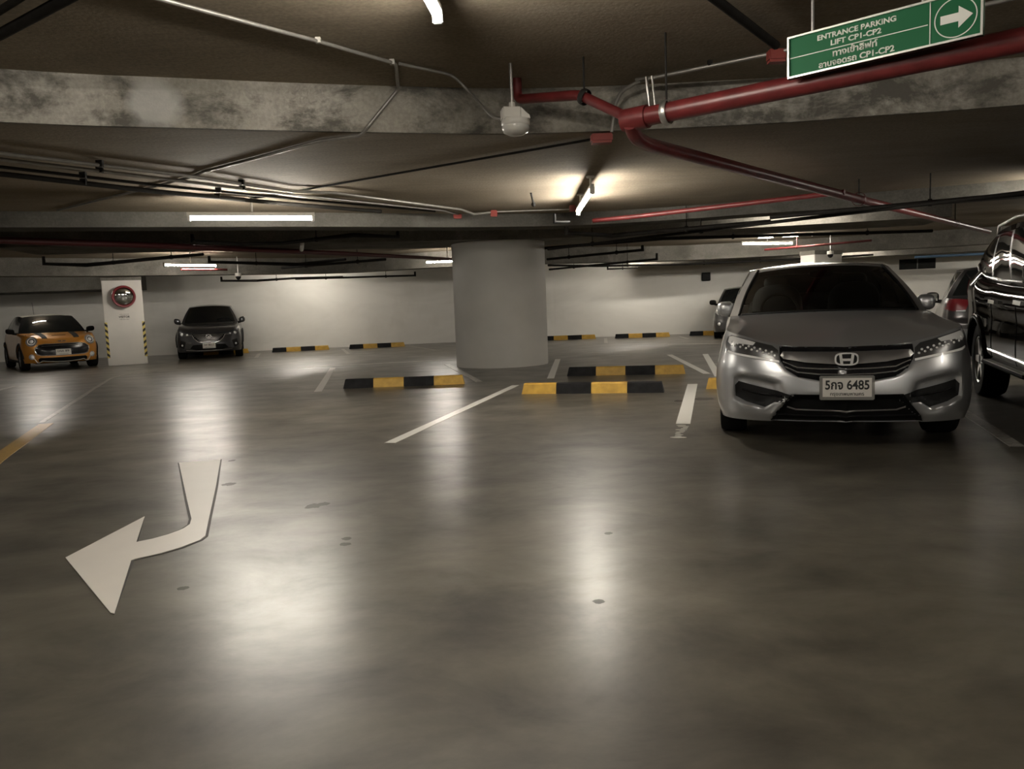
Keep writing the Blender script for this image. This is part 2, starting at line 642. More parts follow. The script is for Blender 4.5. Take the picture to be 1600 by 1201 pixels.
class Car:
    """nose at local y = 0, tail at y = L, x across, z up"""

    def __init__(self, sp, name, label, loc, ang, cat='car'):
        self.sp = sp
        self.root = tag(empty(name, (loc[0], loc[1], 0), -math.radians(ang)), label, cat)
        self.shell()
        self.cabin()
        self.finish()

    # -------- lower body
    def shell(self):
        s = self.sp
        hw, L = s['W'] / 2, s['L']
        belt, bot, wprof, wplan = pchip(s['belt']), pchip(s['bot']), pchip(s['wprof']), pchip(s['wplan'])
        nose, tail = pchip(s['nose']), pchip(s['tail'])
        cf, nf, cr, nr = s['cf'], s['nf'], s['cr'], s['nr']
        Ra, wz = s['arch_r'], s['wheel_r']
        NR = s.get('rows', 30)
        NF = s.get('front_cols', 40)
        cols = [('f', PI / 2 * i / NF, 0) for i in range(NF)]
        ys = [cf + (L - cr - cf) * i / 60 for i in range(61)]
        for yc in s['axles']:
            ys = [y for y in ys if abs(y - yc) > Ra * 1.02]
            ys += [yc + Ra * math.cos(PI * k / 24) for k in range(25)] + [yc - Ra * 1.015, yc + Ra * 1.015]
        ys = sorted(y for y in ys if cf <= y <= L - cr)
        cols += [('s', 0, y) for y in ys]
        cols += [('r', PI / 2 * i / 24, 0) for i in range(24)][::-1]

        def arch(y):
            z = -1
            for yc in s['axles']:
                if abs(y - yc) < Ra:
                    z = max(z, wz + math.sqrt(Ra * Ra - (y - yc) ** 2))
            return z

        def pt(col, t):
            k, th, y = col
            if k == 'f':
                yo, fx = cf * (1 - math.cos(th) ** (2 / nf)), math.sin(th) ** (2 / nf)
            elif k == 'r':
                yo, fx = L - cr * (1 - math.cos(th) ** (2 / nr)), math.sin(th) ** (2 / nr)
            else:
                yo, fx = y, 1.0
            zt, z0 = belt(yo), bot(yo)
            zb = max(z0, arch(yo))
            z = zb + (zt - zb) * t
            zf = (z - z0) / (zt - z0)
            x = hw * wplan(yo) * wprof(zf) * fx
            if k == 'f':
                yo += nose(zf) * (1 - math.sin(th) ** 3)
            elif k == 'r':
                yo -= tail(zf) * (1 - math.sin(th) ** 3)
            return Vector((x, yo, z))

        rows = []
        # turned-in lower lip, then the wall
        lip = []
        for c in cols:
            p = pt(c, 0)
            q = Vector((max(0.0, p.x - 0.07) if c[0] == 's' else p.x * 0.93, p.y, p.z))
            if c[0] == 'f':
                q.y += 0.06
            elif c[0] == 'r':
                q.y -= 0.06
            lip.append(q)
        rows.append(lip)
        ts = [i / NR for i in range(NR + 1)]
        for t in ts:
            rows.append([pt(c, t) for c in cols])
        for (poly, depth, soft) in s.get('sculpt', []):
            x0, x1 = min(p[0] for p in poly), max(p[0] for p in poly)
            z0, z1 = min(p[1] for p in poly), max(p[1] for p in poly)
            for r in rows[1:]:
                for i in range(NF):
                    p = r[i]
                    if x0 < p.x < x1 and z0 < p.z < z1:
                        d = poly_sd(poly, p.x, p.z)
                        if d > 0:
                            p.y += depth * sstep(0, soft, d)
        self.top = rows[-1]
        self.cols, self.NF, self.rows = cols, NF, rows
        self.paint = MB()
        self.paint.grid(rows)
        self.paint.grid(mirrored(rows), flip=True)
        # ---- bonnet
        ys_side = s['cowl_side'][0]
        ic = min(range(len(cols)), key=lambda i: abs(cols[i][2] - ys_side) if cols[i][0] == 's' else 9)
        self.ic = ic
        P = self.top[ic]
        yc, zc = s['cowl_mid']
        kc = next(i for i in range(NF) if cols[i][1] > math.radians(s.get('bonnet_corner', 62)))
        bot_e = resample(self.top[:kc + 1], 16)
        right = resample(self.top[kc:ic + 1], 18)
        hp = pchip(s['bonnet'])
        y0 = self.top[0].y
        left = [Vector((0, y0 + (yc - y0) * j / 17, 0)) for j in range(18)]
        for p in left:
            p.z = hp(p.y)
        left[0].z = self.top[0].z
        self.cowl = [Vector((P.x * u, yc + (P.y - yc) * u ** 2.2, zc + (P.z - zc) * u ** 2.0)) for u in [i / 15 for i in range(16)]]
        left[-1] = self.cowl[0].copy()
        self.bonnet_rows = coons(bot_e, self.cowl, left, right)
        # ---- boot lid / tail top
        yr_side = s['deck_side'][0]
        ir = min(range(len(cols)), key=lambda i: abs(cols[i][2] - yr_side) if cols[i][0] == 's' else 9)
        self.ir = ir
        Q = self.top[ir]
        yd, zd = s['deck_mid']
        kr = len(cols) - 1 - next(i for i in range(24) if PI / 2 * i / 24 > math.radians(60))
        bot_e = resample(self.top[kr:][::-1], 12)
        right = resample(self.top[ir:kr + 1][::-1], 10)
        y1 = self.top[-1].y
        dk = [Vector((Q.x * u, yd + (Q.y - yd) * u ** 2.2, zd + (Q.z - zd) * u ** 2)) for u in [i / 11 for i in range(12)]]
        left = [self.top[-1].lerp(dk[0], j / 9) for j in range(10)]
        for j, p in enumerate(left):
            p.z += s.get('deck_crown', 0.02) * math.sin(PI * j / 9)
        self.deck_base = dk
        dr = coons(bot_e, dk, left, right)
        self.paint.grid(dr, flip=True)
        self.paint.grid(mirrored(dr))

    # -------- cabin
    def cabin(self):
        s = self.sp
        xi = s.get('tumble', 0.985)
        top = self.top
        rf = s['roof']      # yf_mid, yf_side, yr_side, yr_mid, half width front/rear, z mid front, z edge front, z edge mid, z edge rear, z mid rear, crown
        bside = [p for p in top[self.ic:self.ir + 1]]

        def base_side(v):
            y = bside[0].y + (bside[-1].y - bside[0].y) * v
            for a, b in zip(bside, bside[1:]):
                if a.y <= y <= b.y:
                    t = (y - a.y) / max(1e-9, b.y - a.y)
                    p = a.lerp(b, t)
                    return Vector((p.x * (1 if v in (0, 1) else xi), p.y, p.z))
            return bside[-1].copy()
        xw = pchip([(0, rf['xf']), (0.5, rf['xm']), (1, rf['xr'])])
        zw = pchip(rf['edge'])

        def top_side(v):
            return Vector((xw(v), rf['yf'][1] + (rf['yr'][1] - rf['yf'][1]) * v, zw(v)))

        def top_front(u):
            return Vector((rf['xf'] * u, rf['yf'][0] + (rf['yf'][1] - rf['yf'][0]) * u ** 2.2, rf['zf'] + (zw(0) - rf['zf']) * u ** 2.4))

        def top_rear(u):
            return Vector((rf['xr'] * u, rf['yr'][0] + (rf['yr'][1] - rf['yr'][0]) * u ** 2.2, rf['zr'] + (zw(1) - rf['zr']) * u ** 2.4))

        def curve(c, u):
            k = u * (len(c) - 1)
            i = min(int(k), len(c) - 2)
            return c[i].lerp(c[i + 1], k - i)
        ua, ur = s.get('ws_u', 0.93), s.get('rw_u', 0.9)
        cols = []
        NU = 10
        for i in range(NU + 1):
            u = ua * i / NU
            cols.append(('ws' if i < NU else 'A', curve(self.cowl, u), top_front(u)))
        vb = [0.0]
        kinds = []
        for (a, b) in s['windows']:
            if a > vb[-1]:
                vb.append(a)
                kinds.append('B' if vb[-2] > 0 else 'A')
            for j in range(1, 7):
                vb.append(a + (b - a) * j / 6)
                kinds.append('w%d' % s['windows'].index((a, b)))
        vb.append(1.0)
        kinds.append('C')
        for v, k in zip(vb, kinds + ['C']):
            cols.append((k, base_side(v), top_side(v)))
        for i in range(NU + 1):
            u = ur * (1 - i / NU)
            cols.append(('rw', curve(self.deck_base, u), top_rear(u)))
        t0, t1 = s.get('glass_t', (0.05, 0.93))
        ts = [0, t0] + [t0 + (t1 - t0) * i / 6 for i in range(1, 7)] + [1]
        bulge = s.get('bulge', 0.02)
        pts = []
        for t in ts:
            row = []
            for (k, b, c) in cols:
                p = b.lerp(c, t)
                g = math.sin(PI * t) * bulge
                if k == 'ws':
                    p += Vector((0, -g, g))
                elif k == 'rw':
                    p += Vector((0, g, g))
                else:
                    p += Vector((g, 0, 0))
                row.append(p)
            pts.append(row)
        self.cab_pts, self.cab_cols, self.cab_ts = pts, cols, ts
        frame_f, pil_f, gl = [], [], {}
        nC = len(cols)
        for j in range(len(ts) - 1):
            glass_row = ts[j] >= t0 - 1e-6 and ts[j + 1] <= t1 + 1e-6
            for i in range(nC - 1):
                k = cols[i][0]
                f = (j * nC + i, j * nC + i + 1, (j + 1) * nC + i + 1, (j + 1) * nC + i)
                if k in ('ws', 'rw') or k[0] == 'w':
                    (gl.setdefault(k, []) if glass_row else frame_f).append(f)
                elif k == 'B' and glass_row:
                    pil_f.append(f)
                else:
                    frame_f.append(f)
        flat = [p for r in pts for p in r]
        mir = [Vector((-p.x, p.y, p.z)) for p in flat]
        self.cab_flat, self.cab_mir, self.gl = flat, mir, gl
        roof_mb = self.paint if s.get('roof_mat') is None else MB()
        self.roof_mb = roof_mb
        self.frame_mb = MB() if s.get('frame_mat') else self.paint
        self.frame_mb.add(flat, frame_f)
        self.frame_mb.add(mir, [f[::-1] for f in frame_f])
        self.pillar = MB()
        if pil_f:
            self.pillar.add(flat, pil_f)
            self.pillar.add(mir, [f[::-1] for f in pil_f])
        # roof skin
        tf = [c[2] for c in cols if c[0] == 'ws'] + [cols[NU][2]]
        tf = [top_front(i / 11) for i in range(12)]
        tr = [top_rear(i / 11) for i in range(12)]
        rt = [top_side(j / 15) for j in range(16)]
        zc = pchip([(0, rf['zf']), (0.35, rf['zmid']), (0.6, rf['zmid'] - 0.01), (1, rf['zr'])])
        lf = [Vector((0, rf['yf'][0] + (rf['yr'][0] - rf['yf'][0]) * j / 15, zc(j / 15))) for j in range(16)]
        rr = coons(tf, tr, lf, rt)
        roof_mb.grid(rr)
        roof_mb.grid(mirrored(rr), flip=True)
        self.top_side = top_side
        self.base_side = base_side

    def finish(self):
        s = self.sp
        R = self.root
        self.body = self.paint.build('body', s['paint'], R, smooth=38, weld=True)
        if s.get('roof_mat') is not None:
            self.roof_mb.build('roof', s['roof_mat'], R, smooth=38, weld=True)
        hb = MB().grid(self.bonnet_rows).grid(mirrored(self.bonnet_rows), flip=True)
        self.bonnet = hb.build('bonnet', s['paint'], R, smooth=40, weld=True)
        if s.get('frame_mat'):
            self.frame_mb.build2('window_frame', s['frame_mat'], R)
        if self.pillar.v:
            self.pillar.build2('pillar_trim', s.get('pillar_mat', MT['gloss_black']), R)
        names = {'ws': 'windscreen', 'rw': 'rear_window'}
        for k, fs in self.gl.items():
            gm = s['glass_mat']
            if k in names:
                MB().add(self.cab_flat, fs).add(self.cab_mir, [f[::-1] for f in fs]).build2(names[k], gm, R)
            else:
                MB().add(self.cab_flat, fs).build2('side_window', gm, R)
                MB().add(self.cab_mir, [f[::-1] for f in fs]).build2('side_window', gm, R)
        # under-body: a dark closed floor pan
        hw = s['W'] / 2
        zb = s['pan_z']
        mb = MB()
        mb.box((0, s['L'] / 2, (zb + s['pan_top']) / 2), (2 * (hw - 0.30), s['L'] - 0.75, s['pan_top'] - zb))
        mb.build('underbody', MT['black'], R)
        for yc in s['axles']:
            for sx in (-1, 1):
                self.wheel(sx, yc)
        # surface for laying trim on
        vs, fs = [], []
        for mb in (self.paint, hb):
            o = len(vs)
            vs += [Vector(p) for p in mb.v]
            fs += [[i + o for i in f] for f in mb.f]
        self.bvh = BVHTree.FromPolygons(vs, fs)

    def wheel(self, sx, yc):
        s = self.sp
        r, w = s['wheel_r'], s.get('wheel_w', 0.21)
        rr = r * s.get('rim_k', 0.68)
        xo = s['W'] / 2 - s.get('wheel_in', 0.03)
        # local Z of the lathe points outwards
        m = frame((sx * xo, yc, r), (0, 1, 0), (0, 0, sx * 1.0))
        if m.to_3x3().col[2].x * sx < 0:
            m = frame((sx * xo, yc, r), (0, -1, 0), (0, 0, sx * 1.0))
        pr = [(rr, -w), (r * 0.96, -w), (r, -w + 0.03), (r, -0.03), (r * 0.965, -0.006), (r * 0.86, 0.0), (rr * 1.02, -0.008), (rr, -0.02), (rr * 0.97, -0.05), (rr * 0.9, -w * 0.7)]
        tyre = MB().lathe(pr, 40, m=m).build('wheel', MT['rubber'], self.root, smooth=40)
        rim = MB()
        n = s.get('spokes', 10)
        rim.lathe([(0.001, -0.035), (0.055, -0.035), (0.07, -0.05), (0.07, -0.09)], 20, m=m)
        rim.lathe([(rr * 0.97, -0.012), (rr * 0.93, -0.02), (rr * 0.9, -0.05), (rr * 0.88, -w * 0.75)], 40, m=m)
        for k in range(n):
            a = 2 * PI * k / n
            rot = m @ Matrix.Rotation(a, 4, 'Z')
            hw_ = s.get('spoke_w', 0.018)
            rim.prism([(0.05, -hw_ * 1.3), (rr * 0.95, -hw_), (rr * 0.95, hw_), (0.05, hw_ * 1.3)], -0.075, -0.025, m=rot)
        rim.build('rim', s.get('rim_mat', MT['rim']), tyre, smooth=35)
        MB().lathe([(0.001, -0.10), (rr * 0.75, -0.10), (rr * 0.75, -0.115), (0.001, -0.115)], 28, m=m).build('brake_disc', MT['darkrim'], tyre, smooth=30)

    # -------- trim pieces laid on the body skin
    def patch(self, poly, name, m, lift=0.006, deep=0.03, axis='y', step=0.025, parent=None, mirror=False, both=False, smooth=35, flat=None):
        """poly in (x, z) for axis y (seen from the front), (y, z) for axis x, (x, y) for axis z"""
        mb = MB()
        for sgn in ((1, -1) if both else ((-1,) if mirror else (1,))):
            self._patch(mb, poly, lift, deep, axis, step, sgn, flat)
        return mb.build(name, m, parent or self.root, smooth=smooth)

    def _patch(self, mb, poly, lift, deep, axis, step, sgn, flat):
        bm = bmesh.new()
        vs = [bm.verts.new((a, b, 0)) for a, b in poly]
        bm.faces.new(vs)
        bmesh.ops.triangulate(bm, faces=bm.faces[:])
        for ax in (0, 1):
            lo = min(p[ax] for p in poly)
            hi = max(p[ax] for p in poly)
            k = math.ceil(lo / step) * step
            while k < hi:
                co, no = (k, 0, 0), (1, 0, 0)
                if ax == 1:
                    co, no = (0, k, 0), (0, 1, 0)
                bmesh.ops.bisect_plane(bm, geom=bm.verts[:] + bm.edges[:] + bm.faces[:], dist=1e-5, plane_co=co, plane_no=no)
                k += step
        bm.verts.ensure_lookup_table()
        out, inn = [], []
        L = self.sp['L']
        for v in bm.verts:
            a, b = v.co.x * (sgn if axis != 'x' else 1), v.co.y
            if axis == 'y':
                o, d = Vector((a, -1.5, b)), Vector((0, 1, 0))
            elif axis == '-y':
                o, d = Vector((a, L + 1.5, b)), Vector((0, -1, 0))
            elif axis == 'x':
                o, d = Vector((sgn * 3, a, b)), Vector((-sgn, 0, 0))
            else:
                o, d = Vector((a, b, 3)), Vector((0, 0, -1))
            if flat is not None:
                h = Vector((a, flat, b))
            else:
                h = self.bvh.ray_cast(o, d)[0]
                if h is None:
                    h = self.bvh.find_nearest(o + d * (1.6 if axis != 'x' else 2.2))[0]
                    h = o + d * (h - o).dot(d)
            out.append(h - d * lift)
            inn.append(h + d * deep)
        n = len(out)
        fs = [[v.index for v in f.verts] for f in bm.faces]
        bd = [[v.index for v in e.verts] for e in bm.edges if len(e.link_faces) == 1]
        bm.free()
        mb.add(out + inn, fs + [[a, b, b + n, a + n] for a, b in bd])

    def surf(self, a, b, axis='y', lift=0.0, sgn=1):
        if axis == 'y':
            o, d = Vector((a, -1.5, b)), Vector((0, 1, 0))
        elif axis == '-y':
            o, d = Vector((a, self.sp['L'] + 1.5, b)), Vector((0, -1, 0))
        elif axis == 'x':
            o, d = Vector((sgn * 3, a, b)), Vector((-sgn, 0, 0))
        else:
            o, d = Vector((a, b, 3)), Vector((0, 0, -1))
        h = self.bvh.ray_cast(o, d)[0]
        if h is None:
            h = self.bvh.find_nearest(o + d * 1.5)[0]
        return h - d * lift

    def strip(self, line, r, name, m, axis='y', lift=0.004, both=False, parent=None, n=6, sgn=1):
        mb = MB()
        for sg in ((1, -1) if both else (1,)):
            pts = []
            for (a, b), (c, d) in zip(line, line[1:]):
                k = max(1, int(math.hypot(c - a, d - b) / 0.04))
                for i in range(k):
                    t = i / k
                    pts.append((a + (c - a) * t, b + (d - b) * t))
            pts.append(line[-1])
            if axis == 'x':
                q = [self.surf(a, b, 'x', lift, sg * sgn) for a, b in pts]
            else:
                q = [self.surf(a * sg, b, axis, lift) for a, b in pts]
            mb.tube(q, r, n)
        return mb.build(name, m, parent or self.root, smooth=50)

    def mirrors(self, y, z, size, out, m, glass_back=True, tilt=0.0):
        hw = self.sp['W'] / 2
        for sx in (-1, 1):
            mb = MB()
            mb.superball((0, 0, 0), size, 2.8, 20)
            c = Vector((sx * out, y, z))
            mb.v = [tuple(c + Vector((p[0], p[1] * (1 + 0.0), p[2] + tilt * sx * p[0]))) for p in mb.v]
            o = mb.build('side_mirror', m, self.root, smooth=60)
            st = MB().tube([(sx * (out - size[0] * 0.5), y + 0.01, z - size[2] * 0.75), (sx * (hw * 0.80), y + 0.05, z - size[2] * 1.1)], [0.03, 0.035], 8)
            st.build('mirror_arm', MT['trim'], o, smooth=40)
            MB().box((sx * out, y + size[1] * 0.97, z), (size[0] * 1.5, 0.012, size[2] * 1.45)).build('mirror_glass', MT['mirror'], o, bevel=0.004)

    def plate(self, x, z, w, h, top=None, bottom=None, fr=0.012, axis='y', th=0.10, tw=None, bw=None, y=None, bold=0.012):
        sg = -1 if axis == 'y' else 1
        yy = min(self.surf(x + dx, z + dz, axis).y * -sg for dx in (-w / 2, 0, w / 2) for dz in (-h / 2, 0, h / 2)) * -sg if y is None else y
        yy += sg * 0.012
        p = MB().box((x, yy, z), (w + 2 * fr, 0.022, h + 2 * fr)).build('number_plate', MT['plate_frame'], self.root, bevel=0.006, smooth=35)
        MB().box((x, yy + sg * 0.0125, z + fr * 0.2), (w, 0.006, h)).build('plate_face', MT['plate'], p)
        X = (1, 0, 0) if axis == 'y' else (-1, 0, 0)
        if top:
            m = frame((x, yy + sg * 0.0155, z + h * 0.17), X, (0, 0, 1))
            lettering('registration', top, h * th / 0.2 if False else th, MT['ink'], p, m, tw, bold, 0.0015)
        if bottom:
            m = frame((x, yy + sg * 0.0155, z - h * 0.36), X, (0, 0, 1))
            lettering('province', bottom, bw[1], MT['ink'], p, m, bw[0], bold * 0.4, 0.0015)
        return p


def _build2(self, name, m, parent):
    used = sorted({i for f in self.f for i in f})
    mp = {i: k for k, i in enumerate(used)}
    self.v = [self.v[i] for i in used]
    self.f = [[mp[i] for i in f] for f in self.f]
    return self.build(name, m, parent, smooth=40, weld=True)


MB.build2 = _build2


# ------------------------------------------------------------------ the silver saloon
def sym(h):
    """half outline given from the centre line outwards -> full outline"""
    return h + [(-x, z) for x, z in h[::-1] if abs(x) > 1e-6]


def badge_matrix(car, z, lift, x=0.0, lean=0.0):
    p = car.surf(x, z, 'y', lift)
    return frame(p, (1, 0, 0), (0, lean, 1))


def ring(mb, rx, ry, w, z0, z1, m, n=36, e=2.0):
    vs, fs = [], []
    sg = lambda a: math.copysign(abs(a) ** (2 / e), a)
    for k in range(n):
        a = 2 * PI * k / n
        c, s = sg(math.cos(a)), sg(math.sin(a))
        for (qx, qy, z) in ((rx, ry, z0), (rx, ry, z1), (rx - w, ry - w, z1), (rx - w, ry - w, z0)):
            vs.append(m @ Vector((qx * c, qy * s, z)))
    for k in range(n):
        a, b = k * 4, ((k + 1) % n) * 4
        for i in range(4):
            j = (i + 1) % 4
            fs.append((a + i, b + i, b + j, a + j))
    mb.add(vs, fs)


def silver_saloon():
    sp = dict(
        L=4.85, W=1.85, axles=(0.95, 3.725), wheel_r=0.33, arch_r=0.37, wheel_w=0.215, wheel_in=0.025, spokes=10,
        belt=[(0, .745), (.013, .755), (.04, .772), (.09, .80), (.22, .85), (.45, .878), (.62, .888), (1.0, .915), (1.5, .965), (2.5, 1.0), (3.8, 1.03), (4.4, 1.03), (4.85, .98)],
        bot=[(0, .205), (.5, .2), (1.4, .19), (3.4, .19), (4.3, .24), (4.85, .3)],
        wprof=[(0, .95), (.15, .985), (.4, 1.0), (.6, .99), (.75, .965), (.9, .94), (1, .905)],
        wplan=[(0, 1), (.6, 1.0), (1.2, .985), (2.4, 1.0), (3.6, .985), (4.2, .97), (4.85, .93)],
        nose=[(0, .06), (.12, .02), (.35, 0), (.6, .012), (.8, .045), (.92, .075), (1, .13)],
        tail=[(0, .05), (.3, 0), (.7, .03), (1, .1)],
        cf=.62, nf=2.6, cr=.6, nr=2.6, rows=44, front_cols=60,
        sculpt=[([(.42, .43), (.455, .515), (.56, .546), (.70, .567), (.765, .562), (.792, .53), (.80, .36), (.70, .315), (.555, .29), (.49, .345), (.41, .36)], 0.055, 0.05),
                ([(-.01, .765), (.44, .775), (.455, .66), (.41, .595), (.33, .54), (.18, .512), (-.01, .51)], 0.03, 0.03),
                ([(-.01, .42), (.36, .42), (.43, .355), (.51, .245), (.53, .18), (-.01, .18)], 0.06, 0.04)],
        bonnet=[(.1, .745), (.3, .80), (.6, .868), (.9, .93), (1.28, .99)],
        cowl_mid=(1.28, .99), cowl_side=(1.6,), deck_mid=(4.15, 1.05), deck_side=(4.0,),
        roof=dict(yf=(2.05, 2.25), yr=(3.45, 3.2), xf=.625, xm=.64, xr=.58, zf=1.425, zmid=1.465, zr=1.39, edge=[(0, 1.385), (.4, 1.415), (1, 1.36)]),
        ws_u=.9, windows=[(.12, .5), (.54, .88)], glass_t=(.03, .95), glass_mat=MT['glass'], paint=MT['silver'], pan_z=.17, pan_top=.74)
    c = Car(sp, 'saloon_car', 'silver saloon car facing the viewer, nearest whole car, white plate reading 5กจ 6485', (2.40, 5.515), 16.83)
    R = c.root
    # grille
    g = c.patch(sym([(0, .750), (.25, .757), (.45, .765), (.452, .70), (.445, .66), (.405, .598), (.325, .545), (.18, .519), (0, .517)]), 'grille', MT['gloss_black'], lift=.004)
    c.patch(sym([(0, .718), (.22, .722), (.43, .728), (.447, .70), (.425, .676), (.27, .648), (.075, .634), (0, .632)]), 'grille_bar', MT['smoke_chrome'], lift=.03, parent=g)
    for ln in ([(-.43, .655), (-.33, .612), (-.18, .601), (0, .597), (.18, .601), (.33, .612), (.43, .655)],
               [(-.415, .62), (-.33, .578), (-.18, .562), (0, .558), (.18, .562), (.33, .578), (.415, .62)]):
        c.strip(ln, .0055, 'grille_slat', MT['chrome'], lift=.012, parent=g)
    # emblem
    m = badge_matrix(c, .672, .045)
    e = MB()
    ring(e, .080, .047, .011, 0, .012, m, 40, 3.2)
    for sx in (-1, 1):
        e.prism([(sx * .052, .040), (sx * .033, .040), (sx * .022, -.040), (sx * .041, -.040)][::sx], 0, .014, m=m)
    e.prism([(-.030, .004), (-.026, -.014), (.026, -.014), (.030, .004)][::-1], 0, .013, m=m)
    em = e.build('emblem', MT['chrome'], R, smooth=30)
    MB().lathe([(.001, -.001), (.078, -.001), (.078, -.02), (.001, -.02)], 32, m=m @ Matrix.Diagonal((1, .58, 1, 1))).build('emblem_back', MT['gloss_black'], em)
    # headlights
    hl = [(.795, .850), (.70, .825), (.60, .797), (.50, .771), (.46, .738), (.452, .685), (.447, .645), (.585, .668), (.725, .692), (.795, .702), (.838, .722), (.842, .79), (.825, .838)]
    for sx in (1, -1):
        h = c.patch(hl, 'headlight', MT['lamp_dark'], lift=.006, mirror=sx < 0)
        c.patch([(.79, .843), (.70, .82), (.62, .797), (.64, .775), (.74, .788), (.80, .775), (.826, .80), (.815, .838)], 'running_lamp', MT['lamp_clear'], lift=.011, parent=h, mirror=sx < 0)
        c.patch([(.452, .648), (.585, .671), (.725, .695), (.795, .705), (.83, .722), (.825, .737), (.79, .722), (.72, .710), (.585, .688), (.455, .664)], 'lamp_strip', MT['bright_strip'], lift=.011, parent=h, mirror=sx < 0)
        for k in range(16):
            x = .485 + .0205 * k
            z = .703 + .0052 * k + (0.018 if k % 2 else -.002)
            p = c.surf(x * sx, z, 'y', .008)
            MB().superball(p, (.0095, .008, .0095), 2, 8).build('reflector', MT['lamp_clear'], h, smooth=60)
    # bumper openings
    fog = [(.378, .412), (.44, .432), (.55, .455), (.67, .482), (.745, .50), (.772, .47), (.768, .385), (.69, .348), (.555, .314), (.492, .356), (.418, .352), (.392, .385)]
    for sx in (1, -1):
        f = c.patch(fog, 'fog_intake', MT['trim'], lift=.004, mirror=sx < 0)
        c.strip([(.44 * sx, .40), (.58 * sx, .412), (.72 * sx, .44)], .008, 'intake_blade', MT['gloss_black'], lift=.012, parent=f)
    lo = c.patch(sym([(0, .415), (.375, .417), (.418, .357), (.50, .252), (.515, .212), (0, .212)]), 'lower_grille', MT['black'], lift=.004)
    c.strip([(-.40, .318), (-.34, .298), (0, .288), (.34, .298), (.40, .318)], .006, 'lower_trim', MT['smoke_chrome'], lift=.012, parent=lo)
    c.strip([(-.47, .258), (-.2, .25), (.2, .25), (.47, .258)], .008, 'air_dam', MT['gloss_black'], lift=.012, parent=lo)
    c.plate(0.0, .467, .325, .135, '5กจ 6485', 'กรุงเทพมหานคร', fr=.02, th=.068, tw=.292, bw=(.225, .028), bold=.022)
    c.mirrors(1.86, 1.035, (.078, .06, .072), .875, MT['silver'])
    # wiper cowl and seals
    MB().tube([p + Vector((0, .015, .004)) for p in [Vector((-q.x, q.y, q.z)) for q in c.cowl[:14]][::-1] + c.cowl[1:14]], .014, 8).build('wiper_cowl', MT['trim'], R, smooth=50)
    nC = len(c.cab_cols)
    for sx in (1, -1):
        edge = [c.cab_pts[j][10] for j in range(len(c.cab_ts))]
        MB().tube([Vector((p.x * sx, p.y - .004, p.z + .004)) for p in edge], .012, 8).build('windscreen_seal', MT['trim'], R, smooth=50)
    # interior seen through the windscreen
    MB().box((0, 1.72, .90), (1.36, .5, .20)).build('dashboard', MT['seat'], R, bevel=.05, smooth=40)
    MB().box((0, 2.9, .74), (1.5, 2.6, .04)).build('cabin_floor', MT['black'], R)
    for sx in (-.37, .37):
        s = MB().superball((sx, 2.62, .98), (.25, .10, .28), 3.0, 20).build('seat', MT['seat'], R, smooth=60)
        MB().superball((sx, 2.68, 1.275), (.13, .055, .075), 2.8, 16).build('headrest', MT['seat'], s, smooth=60)
    MB().superball((0, 3.62, .95), (.66, .14, .22), 3.4, 20).build('rear_seat', MT['seat'], R, smooth=60)
    sw = MB()
    ring(sw, .18, .18, .022, -.01, .012, frame((-.37, 2.02, 1.0), (1, 0, 0), (0, .45, 1)), 28)
    sw.build('steering_wheel', MT['seat'], R, smooth=40)
    MB().superball((0, 1.98, 1.335), (.11, .02, .035), 3, 14).build('rear_view_mirror', MT['black'], R, smooth=50)
    return c


def front_lamp_dot(c, x, z, r, name, m, parent, lift=.006):
    p = c.surf(x, z, 'y', lift)
    return MB().superball(p, (r, r * .5, r), 2, 16).build(name, m, parent, smooth=60)


